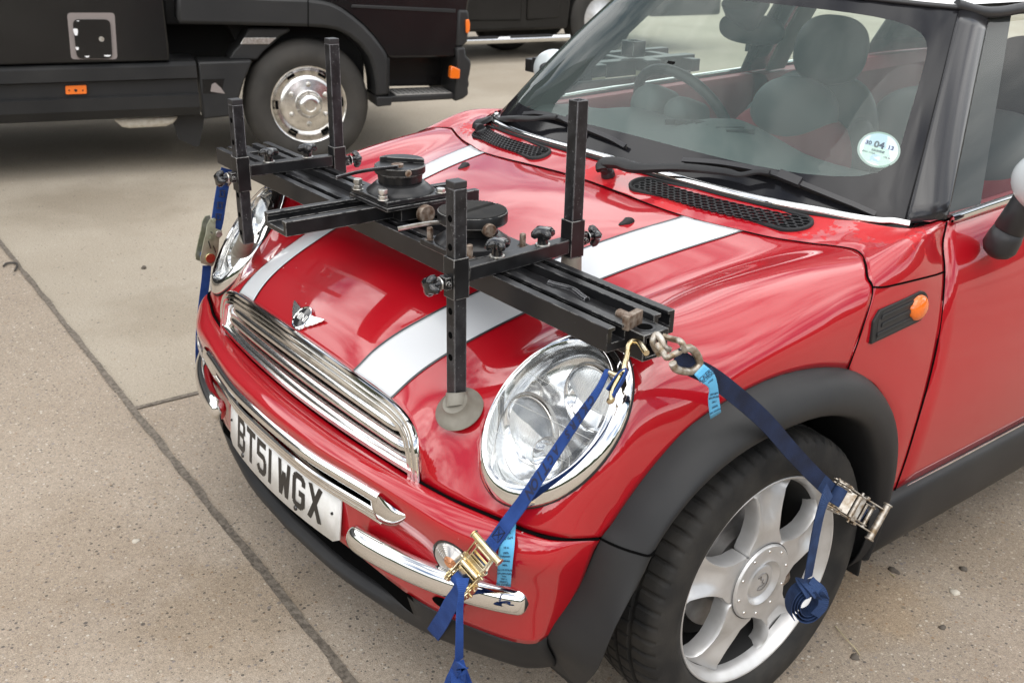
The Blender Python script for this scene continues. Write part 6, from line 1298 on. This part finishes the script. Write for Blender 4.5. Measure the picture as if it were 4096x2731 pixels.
# strap over the wheel arch
s2 = thing('ratchet_strap', 'dirty navy ratchet strap over the wheel arch with a knotted tail at the front wheel', 'strap', (.85, -.1, .65), 'ratchet straps tying down the rig')
T = [at(2700, 1430, x=.845), at(2765, 1465, x=.848), at(2839, 1502, x=.852), at(2941, 1578, x=.858), at(3063, 1686, x=.863), at(3165, 1803, x=.868), at(3257, 1900, x=.872), at(3322, 1962, x=.876)]
P = cr(T, 5); sd = at(3080, 1660, x=.86)-at(3040, 1715, x=.86); n_ = len(P); m = MB(); k = n_//2
k += 9; m.strap(P[:k+6], [nrm(sd)]*(k+6), .030, .0024); m.build('webbing', 'navy_web', s2, sharp=50); m = MB(); m.strap(P[k+5:], [nrm(sd)]*(n_-k-5), .0302, .0025); m.build('webbing', 'dirty_web', s2, sharp=50)
g1 = at(3343, 1982, x=.880); b1 = atd(3503, 2083, depth(g1)+.015); ratchet(g1, b1-g1, (1, -.25, .25), s2, 'steel_hook', 'dirty_web', np.linalg.norm(b1-g1)/.092)
T = [at(3318, 1958, x=.893), at(3300, 1995, x=.900), at(3282, 2050, x=.902), at(3264, 2130, x=.902), at(3248, 2220, x=.901), at(3232, 2310, x=.900)]; P = cr(T, 5); m = MB(); m.strap(P, [nrm(at(3300, 2130, x=.90)-at(3240, 2120, x=.90))]*len(P), np.interp(np.linspace(0, 1, len(P)), [0, .4, 1], [.030, .027, .023]), .0018); m.build('loose_tail', 'dirty_web', s2, sharp=50)
knot(at(3222, 2408, x=.898), .037, (.86, -.48, .12), 'dirty_web', s2)
T = [b1*.35+g1*.65+np.array([-.006, 0, 0]), b1*.8+g1*.2+np.array([-.012, 0, -.004]), b1*1.05-g1*.05+np.array([-.05, .03, -.02]), np.array((.72, .42, .22))]; P = cr(T, 5); m = MB(); m.strap(P, [nrm(sd)]*len(P), .026, .002); m.build('webbing', 'dirty_web', s2, sharp=50)
hook([at(2640, 1420, x=.805), at(2618, 1385, x=.800), at(2612, 1360, x=.800), at(2625, 1338, x=.800), at(2640, 1350, x=.808), at(2660, 1388, x=.818), at(2680, 1400, x=.822)], .0052, 'steel_hook', s2)
hook([at(2652, 1345, x=.80), at(2690, 1356, x=.815), at(2722, 1366, x=.835), at(2734, 1384, x=.84), at(2728, 1398, x=.842), at(2690, 1420, x=.842), at(2668, 1430, x=.836), at(2655, 1412, x=.826), at(2628, 1376, x=.81)], .0050, 'steel_hook', s2)
ring = [(2690, 1452), (2700, 1472), (2742, 1485), (2775, 1480), (2797, 1455), (2795, 1435), (2778, 1406), (2758, 1392), (2737, 1397)]; hook([at(u, v, x=.852) for u, v in ring], .0062, 'steel_hook', s2, 'buckle_ring')
lb2, LG2 = label([[at(u, v, x=xx) for u, v in r] for r, xx in ((((2777, 1498), (2796, 1476), (2815, 1456)), .858), (((2808, 1530), (2830, 1510), (2854, 1490)), .864), (((2836, 1553), (2854, 1543), (2870, 1536)), .864), (((2833, 1600), (2855, 1590), (2876, 1590)), .860), (((2842, 1676), (2864, 1662), (2885, 1648)), .854))], 0, s2)
label_lines(LG2, [(.18, 'ICKERS', .010), (.25, 'ACTION', .007), (.35, 'LOAD', .004), (.66, '250 daN', .005), (.73, 'S/N.991343', .005), (.80, '2011', .005), (.87, '05872', .005), (.93, 'EN 12195-2', .005)], lb2)
# strap on the far side
s3 = thing('ratchet_strap', 'blue ratchet strap hanging vertically beyond the far headlight', 'strap', (-.8, -.4, .65), 'ratchet straps tying down the rig')
T = [at(910, 676, x=-.785), at(898, 715, x=-.787), at(882, 800, x=-.79), at(868, 890, x=-.792), at(856, 935, x=-.793)]; P = cr(T, 5); m = MB(); m.strap(P, [nrm(at(900, 800, x=-.79)-at(860, 790, x=-.79))]*len(P), .034, .002); sw3 = m.build('webbing', 'blue_web', s3, sharp=50)
for u, v in ((900, 728), (889, 775), (880, 822), (873, 868)):
    q = at(u, v, x=-.788)+nrm(CAMP-at(u, v, x=-.788))*.004; F_ = frame(q, nrm(at(u+10, v+3, x=-.788)-at(u, v, x=-.788)), (0, 0, 1)); m = MB()
    for dx_, dz_ in ((-.006, 0), (.006, 0), (0, .008), (0, -.008)): m.box(F_ @ V((dx_, dz_, 0)), (.003 if dx_ else .014, .002, .016 if dx_ else .003), Matrix.Rotation(.8, 3, 'Z'))
    m.build('printed_mark', 'strap_ink', sw3)
g2, b2 = at(833, 1040, x=-.792), at(853, 886, x=-.80); m = MB(); pl_ = [(836, 873), (855, 870), (858, 881), (857, 911), (882, 919), (885, 937), (872, 952), (869, 1003), (857, 1039), (846, 1062), (821, 1057), (799, 1049), (796, 1029), (811, 957), (818, 932), (823, 896)]; Pn = [at(u, v, x=-.79) for u, v in pl_]; o_ = np.mean(Pn, 0); xx_ = nrm(at(850, 960, x=-.79)-at(800, 955, x=-.79)); F_ = frame(o_, xx_, (0, 0, 1)); inv = F_.inverted(); sg3 = 1 if (F_.to_3x3() @ V((0, 0, 1))).dot(V(CAMP-o_)) > 0 else -1
for d in (0, -.034): 
    if d: m = MB()
    m.prism([tuple((inv @ V(q))[:2]) for q in Pn], F_, sg3*(.006+d), sg3*(.009+d)); rp_ = m.build('ratchet_plate', 'olive_zinc', s3, bevel=.001)
def rpt(u, v, h): q = inv @ V(at(u, v, x=-.79)); return F_ @ V((q.x, q.y, sg3*h))
for u, v, r, mt in ((834, 1028, .014, 'yellow_zinc'), (848, 877, .006, 'olive_zinc'), (868, 931, .009, 'zinc'), (836, 948, .004, 'olive_zinc')): m = MB(); m.cyl(rpt(u, v, .009), rpt(u, v, .014), r, n=18); m.build('ratchet_bolt', mt, s3, bevel=.001)
for u, v, w_, h_ in ((834, 1028, .004, .020), (832, 975, .005, .022), (852, 993, .004, .020), (838, 925, .018, .003)): m = MB(); m.box(rpt(u, v, .0115 if v == 1028 else .0095), (w_, w_, h_) if v == 1028 else (w_, .002, h_), Matrix.Rotation(.2, 3, 'X')); m.build('plate_slot', 'gloss_black', s3)
m = MB(); m.cyl(rpt(834, 1028, -.03), rpt(834, 1028, .006), .014, n=20); m.build('wound_webbing', 'blue_web', s3)
T = [at(828, 1062, x=-.795), at(823, 1120, x=-.80), at(814, 1190, x=-.80), at(803, 1290, x=-.80), at(799, 1400, x=-.80), at(803, 1500, x=-.80), at(820, 1590, x=-.79), at(838, 1615, x=-.78)]; P = cr(T, 5); m = MB(); m.strap(P, [nrm(at(840, 1120, x=-.8)-at(805, 1110, x=-.8))]*len(P), .024, .002); m.build('webbing', 'blue_web', s3, sharp=50)
T = [at(803, 1395, x=-.76), at(806, 1500, x=-.77), at(822, 1580, x=-.76), at(850, 1612, x=-.74)]; P = cr(T, 5); m = MB(); m.strap(P, [nrm(at(840, 1540, x=-.8)-at(805, 1545, x=-.8))]*len(P), .030, .002); m.build('loose_tail', 'blue_web', s3, sharp=50)
hook([np.array((-.775, -.335, .875)), np.array((-.79, -.34, .868)), at(925, 690, x=-.79), at(918, 730, x=-.79), at(908, 742, x=-.79)], .005, 'steel_hook', s3)

# ------------------------------------------------------------ second rig on the driver's door, seen through the windscreen
r2 = thing('door_camera_rig', 'black metal camera tray with pale blocks hanging outside the far door, seen through the windscreen', 'camera rig', (-.95, .95, .95))
XD = -.93
def dbar(a, b, w_, h_, name, mt='rig_black'): m = MB(); m.beam(a, b, w_, h_); return m.build(name, mt, r2, bevel=.002)
a, b = at(2300, 285, x=XD), at(2640, 325, x=XD); zz = (a[2]+b[2])/2; a[2] = b[2] = .985
dbar(np.array((XD, .93, .975)), np.array((XD, 1.55, .975)), .05, .055, 'tray_bar'); dbar(np.array((XD-.20, .98, .975)), np.array((XD-.20, 1.62, .975)), .04, .05, 'tray_bar')
for y in (.97, 1.28, 1.5): dbar(np.array((XD-.24, y, .972)), np.array((XD+.08, y, .972)), .04, .045, 'tray_bar')
c = at(2528, 285, x=XD); m = MB(); m.beam((XD, c[1]-.0, 1.01), (XD, c[1], 1.065), .06, .06, up=(0, 1, 0), hollow=.006); m.build('square_socket', 'rig_black', r2)
for y in (1.02, 1.28): m = MB(); m.box((XD+.05, y, .90), (.06, .065, .13)); m.build('wood_block', 'wood_post', r2, bevel=.004); m = MB(); m.box((XD+.05, y, .985), (.065, .07, .04)); m.build('post_clamp', 'rig_black', r2, bevel=.004)
m = MB(); m.box(at(2175, 258, x=-1.05), (.06, .06, .045)); m.build('tray_end', 'rig_black', r2, bevel=.003)
m = MB(); m.box((-.832, 1.15, .80), (.012, .60, .32)); m.build('backing_board', 'rig_black', r2, bevel=.003)
# ------------------------------------------------------------ trees round the far edge of the yard (out of the picture, mirrored in paint and chrome)
mat('far_foliage', (.035, .05, .022), .9, noise=(1.2, (.018, .026, .012), (.06, .08, .035), 5, .35, .7))
m = MB(); q = np.random.default_rng(11)
for ring, (R_, H_) in enumerate(((75, 9.), (82, 12.))):
    n_ = 260; hs = np.convolve(q.normal(0, 1, n_+8), np.ones(4)/4, 'same')[:n_]*2.2+np.convolve(q.normal(0, 1, n_+8), np.ones(20)/20, 'same')[:n_]*5
    rows = []
    for i in range(n_):
        t = 2*math.pi*i/n_; h_ = max(3, H_+hs[i]); rows.append([((R_+d+q.normal(0, .5))*math.cos(t), (R_+d+q.normal(0, .5))*math.sin(t), z) for d, z in ((0, 0), (-1, h_*.3), (-1.5, h_*.6), (.3, h_*.9), (2.2, h_), (5, h_*.7), (6, 0))])
    m.grid(rows, closed_u=True)
tag(m.build('distant_trees', 'far_foliage', sharp=20), kind='stuff')
